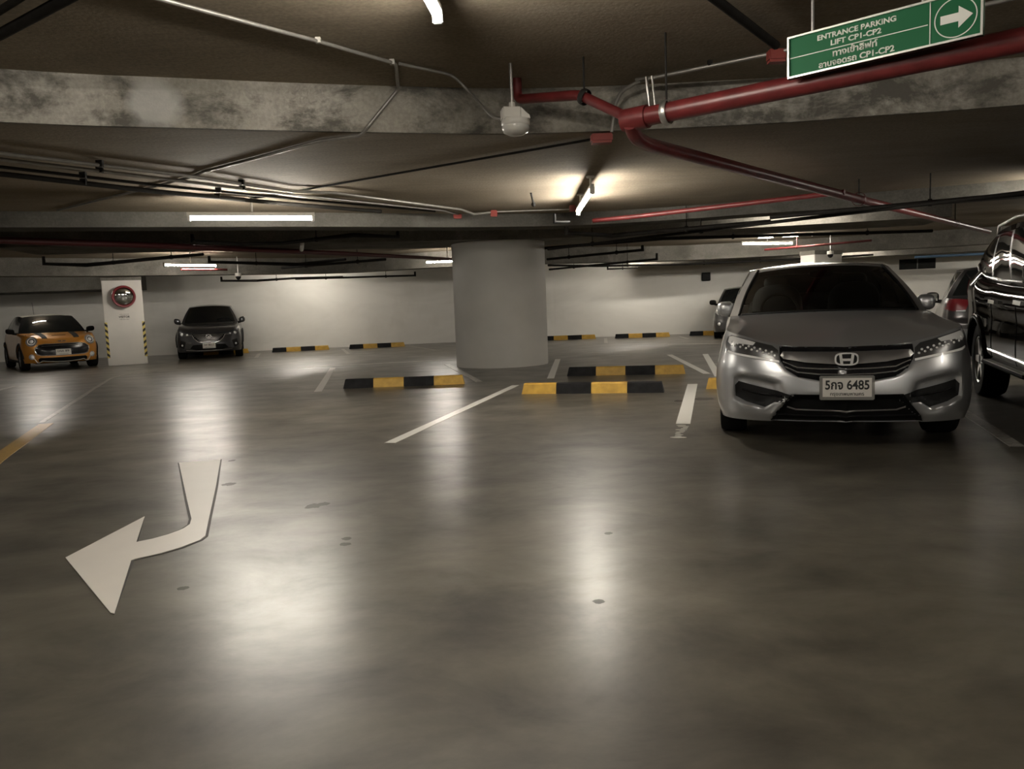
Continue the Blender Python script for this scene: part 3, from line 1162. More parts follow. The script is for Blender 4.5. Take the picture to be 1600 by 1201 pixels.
def dark_crossover():
    sp = dict(
        L=4.275, W=1.765, axles=(.86, 3.43), wheel_r=.34, arch_r=.385, wheel_w=.215, wheel_in=.01, spokes=5, spoke_w=.03, rim_mat=MT['darkrim'],
        belt=[(0, .715), (.02, .73), (.06, .745), (.12, .77), (.3, .84), (.55, .90), (1.0, .96), (1.5, 1.0), (2.6, 1.05), (3.6, 1.10), (4.275, 1.05)],
        bot=[(0, .20), (.6, .21), (1.4, .22), (3.4, .22), (4.275, .3)],
        wprof=[(0, .96), (.2, .99), (.45, 1.0), (.7, .975), (.88, .95), (1, .90)],
        wplan=[(0, .97), (.7, 1.0), (1.4, .98), (2.4, .985), (3.4, 1.0), (4.275, .93)],
        nose=[(0, .05), (.2, .0), (.4, 0), (.7, .04), (.9, .08), (1, .13)],
        tail=[(0, .05), (.3, 0), (.7, .05), (1, .18)],
        cf=.6, nf=2.5, cr=.5, nr=2.8, rows=26, front_cols=36,
        bonnet=[(.1, .715), (.35, .83), (.7, .91), (1.15, .985)],
        cowl_mid=(1.12, .99), cowl_side=(1.5,), deck_mid=(4.0, 1.08), deck_side=(3.9,),
        roof=dict(yf=(1.9, 2.05), yr=(3.6, 3.5), xf=.575, xm=.60, xr=.54, zf=1.50, zmid=1.55, zr=1.46, edge=[(0, 1.46), (.4, 1.495), (1, 1.42)]),
        ws_u=.9, windows=[(.12, .45), (.5, .85)], glass_t=(.02, .96), glass_mat=MT['tinted'], paint=MT['graphite'], pan_z=.18, pan_top=.70)
    c = Car(sp, 'crossover_car', 'dark grey crossover car backed against the white wall right of the square pillar', (-8.38, 21.57), -18.5)
    R = c.root
    g = c.patch(sym([(0, .705), (.25, .71), (.43, .70), (.40, .60), (.29, .495), (.14, .455), (0, .447)]), 'grille', MT['gloss_black'], lift=.006)
    for k in range(6):
        z = .685 - k * .036
        w = .41 - k * .038
        c.strip([(-w, z), (0, z - .006), (w, z)], .006, 'grille_slat', MT['smoke_chrome'], lift=.012, parent=g)
    c.strip([(-.43, .67), (-.38, .575), (-.28, .488), (-.14, .450), (0, .44), (.14, .450), (.28, .488), (.38, .575), (.43, .67)], .011, 'grille_surround', MT['chrome'], lift=.014, parent=g)
    m = badge_matrix(c, .635, .025)
    e = MB()
    ring(e, .072, .056, .012, 0, .012, m, 36)
    e.prism([(-.06, .022), (-.03, .02), (0, -.018), (.03, .02), (.06, .022), (.03, .004), (0, -.036), (-.03, .004)][::-1], 0, .012, m=m)
    e.build('emblem', MT['chrome'], R, smooth=30)
    for sx in (1, -1):
        h = c.patch([(.43, .70), (.60, .735), (.79, .79), (.81, .73), (.72, .66), (.60, .645), (.43, .662)], 'headlight', MT['lamp_dark'], mirror=sx < 0)
        front_lamp_dot(c, sx * .69, .70, .045, 'projector_lens', MT['lamp_clear'], h)
        front_lamp_dot(c, sx * .56, .685, .03, 'indicator', MT['lamp_clear'], h)
        c.strip([(.43 * sx, .665), (.5 * sx, .668), (.58 * sx, .672)], .010, 'lamp_strip', MT['chrome'], lift=.012, parent=h)
        f = c.patch([(.60, .50), (.74, .54), (.78, .36), (.66, .30)], 'fog_intake', MT['trim'], mirror=sx < 0)
        front_lamp_dot(c, sx * .70, .40, .028, 'fog_lamp', MT['lamp_clear'], f, .012)
    c.patch(sym([(0, .43), (.42, .40), (.5, .31), (.35, .26), (0, .255)]), 'lower_grille', MT['black'], lift=.005)
    c.strip([(-.6, .262), (-.3, .238), (0, .234), (.3, .238), (.6, .262)], .012, 'lower_trim', MT['smoke_chrome'], lift=.008)
    # black cladding round the wheels
    for yc in sp['axles']:
        for sx in (1, -1):
            c.strip([(yc + .42 * math.cos(PI * k / 16), .34 + .42 * math.sin(PI * k / 16)) for k in range(17)], .03, 'arch_cladding', MT['trim'], axis='x', lift=-.005, n=8, sgn=sx)
    c.plate(0, .375, .33, .14, 'กพ 8057', 'กรุงเทพมหานคร', fr=.006, th=.06, tw=.27, bw=(.2, .022))
    c.mirrors(1.62, 1.06, (.09, .06, .085), .90, MT['graphite'], tilt=.2)
    return c


def orange_hatch():
    sp = dict(
        L=3.83, W=1.727, axles=(.72, 3.215), wheel_r=.30, arch_r=.335, wheel_w=.2, wheel_in=.0, spokes=5, spoke_w=.03, rim_mat=MT['darkrim'],
        belt=[(0, .715), (.015, .735), (.05, .77), (.12, .81), (.3, .86), (.55, .88), (1.0, .90), (1.4, .925), (2.6, .96), (3.4, .97), (3.83, .94)],
        bot=[(0, .19), (.6, .19), (1.2, .19), (3, .19), (3.83, .27)],
        wprof=[(0, .96), (.2, .99), (.45, 1.0), (.7, .975), (.88, .945), (1, .90)],
        wplan=[(0, .98), (.7, 1.0), (1.4, .985), (2.2, .985), (3.2, 1.0), (3.83, .94)],
        nose=[(0, .05), (.15, .0), (.5, 0), (.75, .03), (.9, .07), (1, .14)],
        tail=[(0, .05), (.3, 0), (.7, .05), (1, .12)],
        cf=.55, nf=2.35, cr=.5, nr=2.8, rows=26, front_cols=36,
        bonnet=[(.1, .72), (.25, .80), (.5, .86), (.95, .915)],
        cowl_mid=(.98, .92), cowl_side=(1.25,), deck_mid=(3.62, .985), deck_side=(3.55,),
        roof=dict(yf=(1.55, 1.75), yr=(3.4, 3.35), xf=.57, xm=.60, xr=.57, zf=1.365, zmid=1.414, zr=1.36, edge=[(0, 1.335), (.4, 1.365), (1, 1.33)]),
        ws_u=.93, windows=[(.1, .55), (.6, .92)], glass_t=(.02, .95), glass_mat=MT['tinted'], paint=MT['orange'], roof_mat=MT['cream_roof'], frame_mat=MT['gloss_black'], pan_z=.16, pan_top=.66)
    c = Car(sp, 'hatchback_car', 'small orange hatchback with black bonnet stripes parked left of the square pillar', (-11.15, 19.33), -39.35)
    R = c.root
    g = c.patch(sym([(0, .645), (.40, .645), (.50, .625), (.58, .56), (.585, .49), (.55, .41), (.46, .375), (0, .365)]), 'grille', MT['gloss_black'], lift=.008)
    ln = [(.0, .65), (.40, .65), (.51, .63), (.592, .56), (.597, .49), (.56, .40), (.46, .368), (0, .358)]
    c.strip(ln, .009, 'grille_surround', MT['chrome'], lift=.012, both=True, parent=g)
    c.strip([(-.45, .60), (0, .605), (.45, .60)], .008, 'grille_slat', MT['smoke_chrome'], lift=.018, parent=g)
    c.patch(sym([(0, .315), (.50, .315), (.54, .28), (.52, .205), (0, .195)]), 'lower_grille', MT['black'], lift=.008)
    c.strip([(-.62, .30), (-.56, .20), (-.4, .178), (0, .172), (.4, .178), (.56, .20), (.62, .30)], .012, 'lower_trim', MT['cream_roof'], lift=.008)
    for sx in (1, -1):
        p = c.surf(sx * .635, .715, 'y', .004)
        nrm = (c.surf(sx * .635, .715) - c.surf(sx * .605, .715))
        xd = Vector((1, (nrm.y / .03) * sx * .8, 0))
        m = frame(p, xd, (0, .45, 1))
        h = MB().lathe([(.001, .03), (.06, .026), (.098, .012), (.105, -.02), (.105, -.05)], 28, m=m).build('headlight', MT['lamp_dark'], R, smooth=40)
        rg = MB()
        ring(rg, .128, .128, .026, -.05, .018, m, 36)
        rg.build('lamp_ring', MT['chrome'], h, smooth=40)
        MB().lathe([(.001, .052), (.03, .048), (.048, .032), (.05, .02)], 20, m=m).build('projector_lens', MT['lamp_clear'], h, smooth=50)
        ar = MB()
        ring(ar, .092, .092, .018, .02, .03, m, 28)
        ar.build('running_lamp', MT['housing'], h, smooth=40)
        m2 = frame(c.surf(sx * .66, .345, 'y', .004), xd, (0, 0, 1))
        fg = MB().lathe([(.001, .02), (.04, .016), (.052, 0), (.055, -.03)], 20, m=m2).build('fog_lamp', MT['lamp_clear'], R, smooth=50)
        rg = MB()
        ring(rg, .068, .068, .014, -.04, .012, m2, 24)
        rg.build('lamp_ring', MT['chrome'], fg, smooth=40)
        # bonnet stripes
        c.patch([(.29, .20), (.41, .20), (.45, 1.05), (.31, 1.05)], 'bonnet_stripe', MT['black'], axis='z', lift=.006, deep=.004, mirror=sx < 0)
        for yc in sp['axles']:
            c.strip([(yc + .365 * math.cos(PI * k / 16), .30 + .365 * math.sin(PI * k / 16)) for k in range(17)], .03, 'arch_cladding', MT['trim'], axis='x', lift=-.006, n=8, sgn=sx)
        c.strip([(1.1, .21), (2.9, .21)], .035, 'sill_cladding', MT['trim'], axis='x', lift=-.01, n=8, sgn=sx)
    m = badge_matrix(c, .705, .03, lean=.5)
    e = MB()
    ring(e, .03, .03, .008, 0, .01, m, 20)
    for sx in (1, -1):
        for k in range(3):
            e.prism([(sx * .03, .016 - k * .012), (sx * (.10 - .014 * k), .016 - k * .012), (sx * (.096 - .014 * k), .008 - k * .012), (sx * .03, .008 - k * .012)][::-sx], 0, .008, m=m)
    e.build('emblem', MT['chrome'], R, smooth=30)
    c.patch([(-.16, .44), (.16, .44), (.14, .47), (-.14, .47)], 'bonnet_scoop', MT['black'], axis='z', lift=.008, deep=.004)
    c.plate(0, .44, .33, .14, '1กภ 89', 'กรุงเทพมหานคร', fr=.006, th=.055, tw=.25, bw=(.2, .022))
    c.mirrors(1.42, .98, (.10, .06, .07), .92, MT['black'], tilt=.1)
    MB().tube([(-.28, 1.95, 1.395), (-.28, 2.0, 1.47), (-.28, 2.1, 1.72)], .005, 6).build('aerial', MT['black'], R)
    return c


def grey_saloon():
    sp = dict(
        L=4.6, W=1.78, axles=(.9, 3.55), wheel_r=.32, arch_r=.36, wheel_w=.2, wheel_in=.02, spokes=10,
        belt=[(0, .72), (.04, .745), (.12, .79), (.3, .84), (.6, .875), (1.0, .905), (1.5, .95), (2.6, 1.0), (3.8, 1.03), (4.6, .98)],
        bot=[(0, .2), (.6, .19), (1.4, .19), (3.4, .19), (4.6, .3)],
        wprof=[(0, .96), (.2, .99), (.45, 1.0), (.7, .975), (.88, .95), (1, .90)],
        wplan=[(0, 1), (.7, 1.0), (1.4, .985), (2.4, 1.0), (3.6, .98), (4.6, .93)],
        nose=[(0, .05), (.15, .0), (.4, 0), (.7, .03), (.9, .07), (1, .13)],
        tail=[(0, .05), (.3, 0), (.7, .03), (1, .1)],
        cf=.6, nf=2.5, cr=.55, nr=2.6, rows=22, front_cols=30,
        bonnet=[(.1, .72), (.35, .81), (.7, .89), (1.2, .975)],
        cowl_mid=(1.2, .98), cowl_side=(1.5,), deck_mid=(4.0, 1.05), deck_side=(3.85,),
        roof=dict(yf=(1.95, 2.15), yr=(3.3, 3.1), xf=.60, xm=.62, xr=.56, zf=1.43, zmid=1.475, zr=1.39, edge=[(0, 1.385), (.4, 1.42), (1, 1.36)]),
        ws_u=.92, windows=[(.12, .5), (.54, .88)], glass_t=(.02, .95), glass_mat=MT['tinted'], paint=MT['greysedan'], pan_z=.17, pan_top=.68)
    c = Car(sp, 'saloon_car', 'grey saloon car at the far wall, mostly hidden behind the silver saloon', (6.50, 21.4), 17)
    g = c.patch(sym([(0, .69), (.4, .70), (.42, .60), (.3, .50), (0, .49)]), 'grille', MT['gloss_black'])
    c.strip([(-.4, .62), (0, .61), (.4, .62)], .012, 'grille_slat', MT['chrome'], lift=.012, parent=g)
    for sx in (1, -1):
        h = c.patch([(.44, .70), (.60, .745), (.80, .81), (.82, .75), (.74, .68), (.60, .64), (.46, .64)], 'headlight', MT['lamp_clear'], mirror=sx < 0)
        f = front_lamp_dot(c, sx * .70, .42, .045, 'fog_lamp', MT['lamp_clear'], c.root)
    c.patch(sym([(0, .40), (.5, .40), (.55, .27), (0, .25)]), 'lower_grille', MT['black'], lift=.005)
    c.plate(0, .45, .33, .14, fr=.006)
    c.mirrors(1.75, 1.02, (.10, .06, .075), .93, MT['black'])
    return c


def dark_hatch():
    sp = dict(
        L=3.9, W=1.70, axles=(.75, 3.25), wheel_r=.29, arch_r=.33, wheel_w=.18, wheel_in=.02, spokes=7,
        belt=[(0, .72), (.1, .79), (.3, .84), (.6, .88), (1.0, .91), (1.4, .94), (2.6, .99), (3.4, 1.02), (3.9, 1.0)],
        bot=[(0, .2), (.6, .19), (3, .19), (3.9, .27)],
        wprof=[(0, .96), (.2, .99), (.45, 1.0), (.7, .98), (.88, .955), (1, .92)],
        wplan=[(0, .98), (.7, 1.0), (1.4, .985), (2.4, .99), (3.2, 1.0), (3.9, .95)],
        nose=[(0, .05), (.15, .0), (.5, 0), (.75, .03), (1, .14)],
        tail=[(0, .04), (.2, 0), (.55, .0), (.6, .05), (.85, .08), (1, .12)],
        cf=.55, nf=2.4, cr=.45, nr=2.9, rows=26, front_cols=24,
        bonnet=[(.1, .72), (.3, .82), (.6, .88), (1.0, .945)],
        cowl_mid=(1.0, .95), cowl_side=(1.3,), deck_mid=(3.70, 1.02), deck_side=(3.6,),
        roof=dict(yf=(1.65, 1.85), yr=(3.45, 3.38), xf=.56, xm=.60, xr=.55, zf=1.43, zmid=1.485, zr=1.45, edge=[(0, 1.39), (.4, 1.43), (1, 1.41)]),
        ws_u=.92, rw_u=.92, windows=[(.1, .5), (.55, .9)], glass_t=(.06, .93), glass_mat=MT['tinted'], paint=MT['hatch'], pan_z=.17, pan_top=.68)
    a = math.radians(27)
    tx, ty = 6.85, 10.55            # middle of the tail
    c = Car(sp, 'hatchback_car', 'dark hatchback seen from behind, red tail lamp beside the big SUV', (tx + 3.9 * math.sin(a), ty + 3.9 * math.cos(a)), 180 + 27)
    for sx in (1, -1):
        t = c.patch([(.50, .98), (.62, 1.0), (.72, 1.0), (.80, .96), (.80, .86), (.70, .83), (.55, .84)], 'tail_lamp', MT['tail_red'], axis='-y', mirror=sx < 0, lift=.012)
        c.strip([(.55 * sx, .835), (.66 * sx, .83)], .012, 'reversing_lamp', MT['lamp_clear'], axis='-y', lift=.01, parent=t)
    c.patch(sym([(0, .58), (.76, .58), (.80, .40), (.74, .30), (0, .28)]), 'bumper', MT['greysedan'], axis='-y', lift=.02)
    c.patch(sym([(0, .80), (.3, .80), (.3, .66), (0, .66)]), 'plate_recess', MT['black'], axis='-y', lift=.006)
    c.plate(0, .73, .33, .14, fr=.006, axis='-y')
    c.mirrors(1.45, 1.02, (.10, .06, .085), .90, MT['black'])
    return c


def big_suv():
    sp = dict(
        L=4.8, W=1.86, axles=(.93, 3.74), wheel_r=.385, arch_r=.45, wheel_w=.245, wheel_in=.03, spokes=6, spoke_w=.03, rim_k=.66,
        belt=[(0, .98), (.05, 1.0), (.2, 1.04), (.5, 1.08), (1.0, 1.11), (1.5, 1.13), (2.4, 1.15), (3.0, 1.175), (3.6, 1.22), (4.2, 1.30), (4.8, 1.33)],
        bot=[(0, .32), (.6, .36), (1.4, .42), (3.2, .42), (4.2, .42), (4.8, .44)],
        wprof=[(0, .955), (.12, .985), (.3, .99), (.55, .985), (.75, 1.0), (.88, .985), (.95, .955), (1, .90)],
        wplan=[(0, .98), (.6, 1.0), (.95, 1.01), (1.45, .985), (3.1, .985), (3.74, 1.012), (4.3, .985), (4.8, .95)],
        nose=[(0, .06), (.15, .0), (.6, 0), (.9, .05), (1, .12)],
        tail=[(0, .05), (.2, 0), (.6, .0), (.9, .05), (1, .10)],
        cf=.55, nf=2.6, cr=.55, nr=3.0, rows=34, front_cols=30,
        bonnet=[(.1, .99), (.5, 1.10), (1.3, 1.17)],
        cowl_mid=(1.25, 1.17), cowl_side=(1.55,), deck_mid=(4.70, 1.34), deck_side=(4.55,),
        roof=dict(yf=(2.0, 2.2), yr=(4.55, 4.42), xf=.66, xm=.71, xr=.67, zf=1.74, zmid=1.80, zr=1.75, edge=[(0, 1.70), (.35, 1.75), (.7, 1.735), (1, 1.66)]),
        ws_u=.92, rw_u=.86, windows=[(.10, .38), (.41, .68), (.71, .93)], glass_t=(.08, .90), glass_mat=MT['tinted'], paint=MT['brownblack'], pan_z=.24, pan_top=.80, bulge=.03)
    c = Car(sp, 'suv_car', 'big dark SUV cut off by the right edge of the photo', (4.44, 4.48), 22)
    R = c.root
    for sx in (1, -1):
        c.strip([(1.5, 1.165), (2.4, 1.185), (3.0, 1.205), (3.6, 1.25), (4.15, 1.33), (4.32, 1.42)], .012, 'window_trim', MT['chrome'], axis='x', lift=.008, sgn=sx)
        for yc in sp['axles']:
            c.strip([(yc + .475 * math.cos(PI * k / 18), .385 + .475 * math.sin(PI * k / 18)) for k in range(19)], .024, 'arch_flare', MT['brownblack'], axis='x', lift=-.004, n=10, sgn=sx)
            c.strip([(yc + .452 * math.cos(PI * k / 18), .385 + .452 * math.sin(PI * k / 18)) for k in range(19)], .012, 'arch_trim', MT['trim'], axis='x', lift=.012, n=6, sgn=sx)
        for (y0, nm) in ((1.75, 'front'), (2.80, 'rear')):
            d = c.patch([(y0 - .14, .985), (y0 + .14, .995), (y0 + .14, 1.03), (y0 - .14, 1.02)], 'door_handle', MT['chrome'], axis='x', lift=.035, deep=.02, mirror=sx < 0)
            c.strip([(y0 + .19, .46), (y0 + .19, .8), (y0 + .18, 1.04)], .004, 'door_seam', MT['black'], axis='x', lift=.001, sgn=sx)
        # chrome strip along the sill and the running board
        c.strip([(1.55, .515), (3.1, .535)], .012, 'sill_trim', MT['chrome'], axis='x', lift=.006, sgn=sx)
        b = MB().box((sx * .86, 2.34, .41), (.20, 1.75, .03)).build('running_board', MT['trim'], R, bevel=.015, smooth=40)
        MB().box((sx * .875, 2.34, .428), (.13, 1.65, .006)).build('tread_strip', MT['alu'], b)
        rail = MB().tube([(sx * .66, 2.45, 1.735), (sx * .67, 2.55, 1.80), (sx * .675, 3.2, 1.825), (sx * .665, 4.05, 1.80), (sx * .655, 4.15, 1.72)], .018, 8)
        rail.build('roof_rail', MT['steel'], R, smooth=60)
        # tail lamp wrapping the rear corner
        c.patch([(4.40, 1.24), (4.66, 1.25), (4.68, 1.02), (4.5, 1.0)], 'tail_lamp', MT['tail_red'], axis='x', lift=.01, mirror=sx < 0)
        h = c.patch([(.38, .90), (.6, .94), (.88, 1.02), (.86, .90), (.6, .82), (.40, .80)], 'headlight', MT['lamp_clear'], mirror=sx < 0)
    # fuel flap: rests on the right-hand rear wing seen by the viewer
    c.patch([(3.86, 1.0), (4.05, 1.0), (4.06, .84), (3.87, .84)], 'fuel_flap', MT['brownblack'], axis='x', lift=.004, mirror=True)
    g = c.patch(sym([(0, .95), (.36, .95), (.33, .70), (0, .68)]), 'grille', MT['gloss_black'])
    for z in (.76, .84, .91):
        c.strip([(-.33, z), (.33, z)], .016, 'grille_slat', MT['chrome'], lift=.012, parent=g)
    c.patch(sym([(0, .55), (.6, .55), (.55, .40), (0, .38)]), 'lower_grille', MT['black'])
    c.plate(0, .60, .33, .14, fr=.006)
    c.mirrors(1.30, 1.24, (.06, .12, .10), .93, MT['brownblack'])
    return c


# ------------------------------------------------------------------ the garage itself
SLAB = 2.72            # ceiling above the camera and at the far side
SOFFIT = 2.40          # lower ceiling beyond the first beam


def smooth_plan(pts):
    P = [Vector((*p, 0)) for p in pts]
    Q = []
    for i in range(len(P) - 1):
        p0, p1, p2, p3 = P[max(0, i - 1)], P[i], P[i + 1], P[min(len(P) - 1, i + 2)]
        for k in range(6):
            t = k / 6
            Q.append(.5 * ((2 * p1) + (p2 - p0) * t + (2 * p0 - 5 * p1 + 4 * p2 - p3) * t * t + (3 * p1 - p0 - 3 * p2 + p3) * t ** 3))
    Q.append(P[-1])
    return [(q.x, q.y) for q in Q]


def build_garage():
    fl = MB().grid([[(-26 + 52 * i / 40, -12 + 44 * j / 34, 0) for i in range(41)] for j in range(35)]).build('floor', MT['floor'])
    structure(fl, 'polished grey-brown concrete floor with scuffs and lamp reflections')
    ce = MB().box((0, 10, SLAB + .1), (52, 44, .2)).build('ceiling', MT['slab'])
    structure(ce, 'bare brownish concrete ceiling slab')

    def wall(name, pts, th, label):
        mb = MB()
        n = len(pts)
        for i in range(n - 1):
            a, b = Vector((*pts[i], 0)), Vector((*pts[i + 1], 0))
            d = (b - a).normalized()
            no = Vector((-d.y, d.x, 0)) * th
            vs = [a, b, b + no, a + no]
            mb.add([Vector((p.x, p.y, z)) for z in (0, SLAB) for p in vs], [(3, 2, 1, 0), (4, 5, 6, 7), (0, 1, 5, 4), (1, 2, 6, 5), (2, 3, 7, 6), (3, 0, 4, 7)])
        structure(mb.build(name, MT['wall'], weld=True), label)
    wall('wall_back', [(-26, 21.0), (-16, 24.5), (-9, 25.4), (-5.5, 25.75), (-2, 26.3), (1.5, 26.2), (5.5, 25.8), (12, 24.9), (26, 21.5)], .25, 'long white painted wall at the far side of the car park')
    wall('wall_left', [(-26, -12), (-26, 21.0)], .25, 'white side wall out of view on the left')
    wall('wall_right', [(26, 21.5), (26, -12)], .25, 'white side wall out of view on the right')
    wall('wall_front', [(26, -12), (-26, -12)], .25, 'white wall behind the camera')

    def beam(pts, z0, th, m, label, z1=SLAB):
        Q = [Vector((*q, 0)) for q in smooth_plan(pts)]
        B = []
        for i, q in enumerate(Q):
            d = (Q[min(i + 1, len(Q) - 1)] - Q[max(i - 1, 0)]).normalized()
            B.append(q + Vector((-d.y, d.x, 0)) * th)
        at = lambda L, z: [Vector((p.x, p.y, z)) for p in L]
        mb = MB()
        mb.grid([at(Q, z1), at(Q, z0)])
        mb.grid([at(Q, z0), at(B, z0)])
        mb.grid([at(B, z0), at(B, z1)])
        mb.grid([at(B, z1), at(Q, z1)])
        mb.add([Q[0] * 1 + Vector((0, 0, z0)), B[0] + Vector((0, 0, z0)), B[0] + Vector((0, 0, z1)), Q[0] + Vector((0, 0, z1))], [(0, 1, 2, 3)])
        mb.add([Q[-1] + Vector((0, 0, z0)), B[-1] + Vector((0, 0, z0)), B[-1] + Vector((0, 0, z1)), Q[-1] + Vector((0, 0, z1))], [(3, 2, 1, 0)])
        structure(mb.build('ceiling_beam', m, weld=True, smooth=30), label)
    step = [(-12, 1.0), (-6, 3.75), (-3.11, 4.96), (-2.18, 5.27), (-.85, 5.64), (.35, 5.86), (1.95, 5.82), (2.69, 5.70), (3.64, 5.54), (7, 4.7), (13, 2.6)]
    b2 = [(-15.14, 4.46), (-9.56, 7.17), (-5.59, 8.73), (-3.79, 9.35), (-2.33, 9.88), (-0.43, 10.64), (0.99, 10.92), (2.31, 10.68), (3.36, 10.31), (4.54, 10.02), (6.15, 9.34), (10.36, 7.49), (15.94, 4.78)]
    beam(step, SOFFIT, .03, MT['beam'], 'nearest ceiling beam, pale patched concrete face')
    beam(b2, 2.225, .45, MT['shadedbeam'], 'second ceiling beam, dark grey, in front of the round column')
    # the lower part of the ceiling between the two
    A = resample([Vector((*q, 0)) for q in smooth_plan([(-16, -1.2)] + step + [(16, 1.2)])], 81)
    B = resample([Vector((*q, 0)) for q in smooth_plan(b2)], 81)
    mb = MB()
    rows = [[a.lerp(b, t / 10) + Vector((0, .02, SOFFIT)) for a, b in zip(A, B)] for t in range(11)]
    mb.grid(rows, flip=True)
    mb.grid([[p + Vector((0, 0, .12)) for p in r] for r in rows])
    structure(mb.build('ceiling', MT['slab'], smooth=30), 'lower concrete ceiling between the first and second beam')
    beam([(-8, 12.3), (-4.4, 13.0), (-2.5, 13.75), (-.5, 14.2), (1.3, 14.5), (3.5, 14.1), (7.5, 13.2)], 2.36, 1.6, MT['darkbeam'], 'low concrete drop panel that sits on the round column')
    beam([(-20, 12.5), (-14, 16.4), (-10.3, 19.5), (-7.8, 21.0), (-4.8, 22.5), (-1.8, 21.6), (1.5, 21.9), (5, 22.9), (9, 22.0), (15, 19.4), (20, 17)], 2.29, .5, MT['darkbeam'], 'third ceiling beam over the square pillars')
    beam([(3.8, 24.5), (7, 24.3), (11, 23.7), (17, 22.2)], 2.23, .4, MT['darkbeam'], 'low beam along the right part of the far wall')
    beam([(-24, 20.6), (-16, 22.6), (-11.4, 23.2)], 2.10, 1.9, MT['shadedbeam'], 'low soffit along the far wall behind the orange hatchback')

    # round column
    mb = MB().lathe([(.001, 0), (.9, 0), (.905, .03), (.905, 2.3), (.91, 2.36), (.001, 2.36)], 72)
    o = mb.build('column', MT['column'], smooth=40)
    o.location = (-.17, 15.28, 0)
    structure(o, 'wide round grey-white column in the middle of the car park')

    # square pillars
    d = Vector((.905, .425, 0)).normalized()
    n = Vector((d.y, -d.x, 0))            # towards the viewer

    def pillar(c, w, h, label):
        root = structure(empty('column', c, math.atan2(d.y, d.x)), label)
        o = MB().box((0, .25, h / 2), (w, .5, h)).build('column_shaft', MT['pillar'], root, bevel=.012, smooth=30)
        o2 = MB().box((0, .25, h - .055), (w + .02, .52, .11)).build('column_head', MT['darkbeam'], root)
        return root
    pl = pillar((-10.0, 20.22, 0), .93, 2.30, 'white square pillar between the orange hatchback and the dark crossover')
    for sx, mm in ((-1, 'hazard_l'), (1, 'hazard_r')):
        t = MB().box((sx * .436, -.004, .66), (.062, .012, .92)).build('hazard_tape', MT[mm], pl)
        MB().box((sx * .466, .045, .66), (.010, .10, .92)).build('hazard_tape', MT[mm], pl)
    base = Matrix.Translation((0, -.004, 0))
    lettering('lettering', 'VISITOR', .05, MT['ink'], pl, frame((0, -.003, 1.25), (1, 0, 0), (0, 0, 1)), .26, .012, .002)
    # two lines of fine print too small to read
    for z, n in ((1.315, 9), (1.185, 10)):
        fp = MB()
        for k in range(n):
            fp.box((-.1 + .2 * k / (n - 1), -.004, z), (.014, .002, .018 if k % 3 else .012))
        fp.build('fine_print', MT['grey_ink'], pl)
    pr = pillar((8.55, 20.8, 0), 1.0, 2.30, 'white square pillar behind the silver saloon, only its top showing')
    return pl


def convex_mirror():
    d = Vector((.905, .425, 0)).normalized()
    n = Vector((d.y, -d.x, 0))
    c = Vector((-10.0, 20.22, 0)) + d * .03 + n * .16 + Vector((0, 0, 1.77))
    r = tag(empty('convex_mirror', (c.x, c.y, 0)), 'round convex traffic mirror with a red rim on the square pillar', 'mirror')
    look = (n + Vector((.12, -.02, -.10))).normalized()
    x = Vector((0, 0, 1)).cross(look).normalized()
    m = frame(c, x, look.cross(x))
    c = Vector((0, 0, c.z))
    m.translation = c
    prof = [(.001, .07)] + [(.225 * math.sin(a), .07 * (math.cos(a * .98) - math.cos(1.54)) * 1.0) for a in [PI / 2 * k / 10 for k in range(1, 11)]]
    MB().lathe(prof, 40, m=m).build('mirror_face', MT['mirror'], r, smooth=60)
    rg = MB()
    rg.lathe([(.225, .0), (.235, .025), (.27, .03), (.285, .01), (.28, -.03), (.2, -.05), (.001, -.055)], 44, m=m)
    rg.build('rim', MT['mirror_rim'], r, smooth=50)
    MB().tube([c - look * .05, c - n * .12 - look * .02, c - n * .175], .02, 8).build('bracket', MT['steel'], r, smooth=50)


# ------------------------------------------------------------------ lamps
def tube_light(a, b, z, label, double=False, rod=None, group=None, top=SLAB):
    a, b = Vector((*a, z)), Vector((*b, z))
    c = (a + b) / 2
    d = (b - a).normalized()
    L = (b - a).length
    side = Vector((-d.y, d.x, 0))
    rz = math.atan2(d.y, d.x)
    r = tag(empty('tube_lamp', (c.x, c.y, z), rz), label, 'lamp', group)
    h = MB()
    h.prism([(-.024, .024), (-.018, .062), (.018, .062), (.024, .024)][::-1], -L / 2 - .03, L / 2 + .03, m=Matrix(((0, 0, 1, 0), (1, 0, 0, 0), (0, 1, 0, 0), (0, 0, 0, 1))))
    h.build('housing', MT['housing'], r)
    for sx in (-1, 1):
        MB().box((sx * (L / 2 + .012), 0, 0), (.03, .05, .07)).build('socket', MT['housing'], r, bevel=.006)
    n = 2 if double else 1
    for k in range(n):
        x0 = -L / 2 + L * k / n + .01
        x1 = -L / 2 + L * (k + 1) / n - .01
        MB().tube([(x0, 0, 0), (x1, 0, 0)], .019, 12).build('tube', MT['tube'], r, smooth=60)
    rods = [0] if rod is None else rod
    for x in rods:
        if top - z > .1:
            MB().tube([(x, 0, .07), (x, 0, top - z)], .011, 8).build('hanger_rod', MT['housing'], r, smooth=60)
            MB().lathe([(.001, top - z - .02), (.04, top - z - .015), (.045, top - z), (.001, top - z)], 16, m=Matrix.Translation((x, 0, 0))).build('ceiling_plate', MT['housing'], r, smooth=40)
    return r


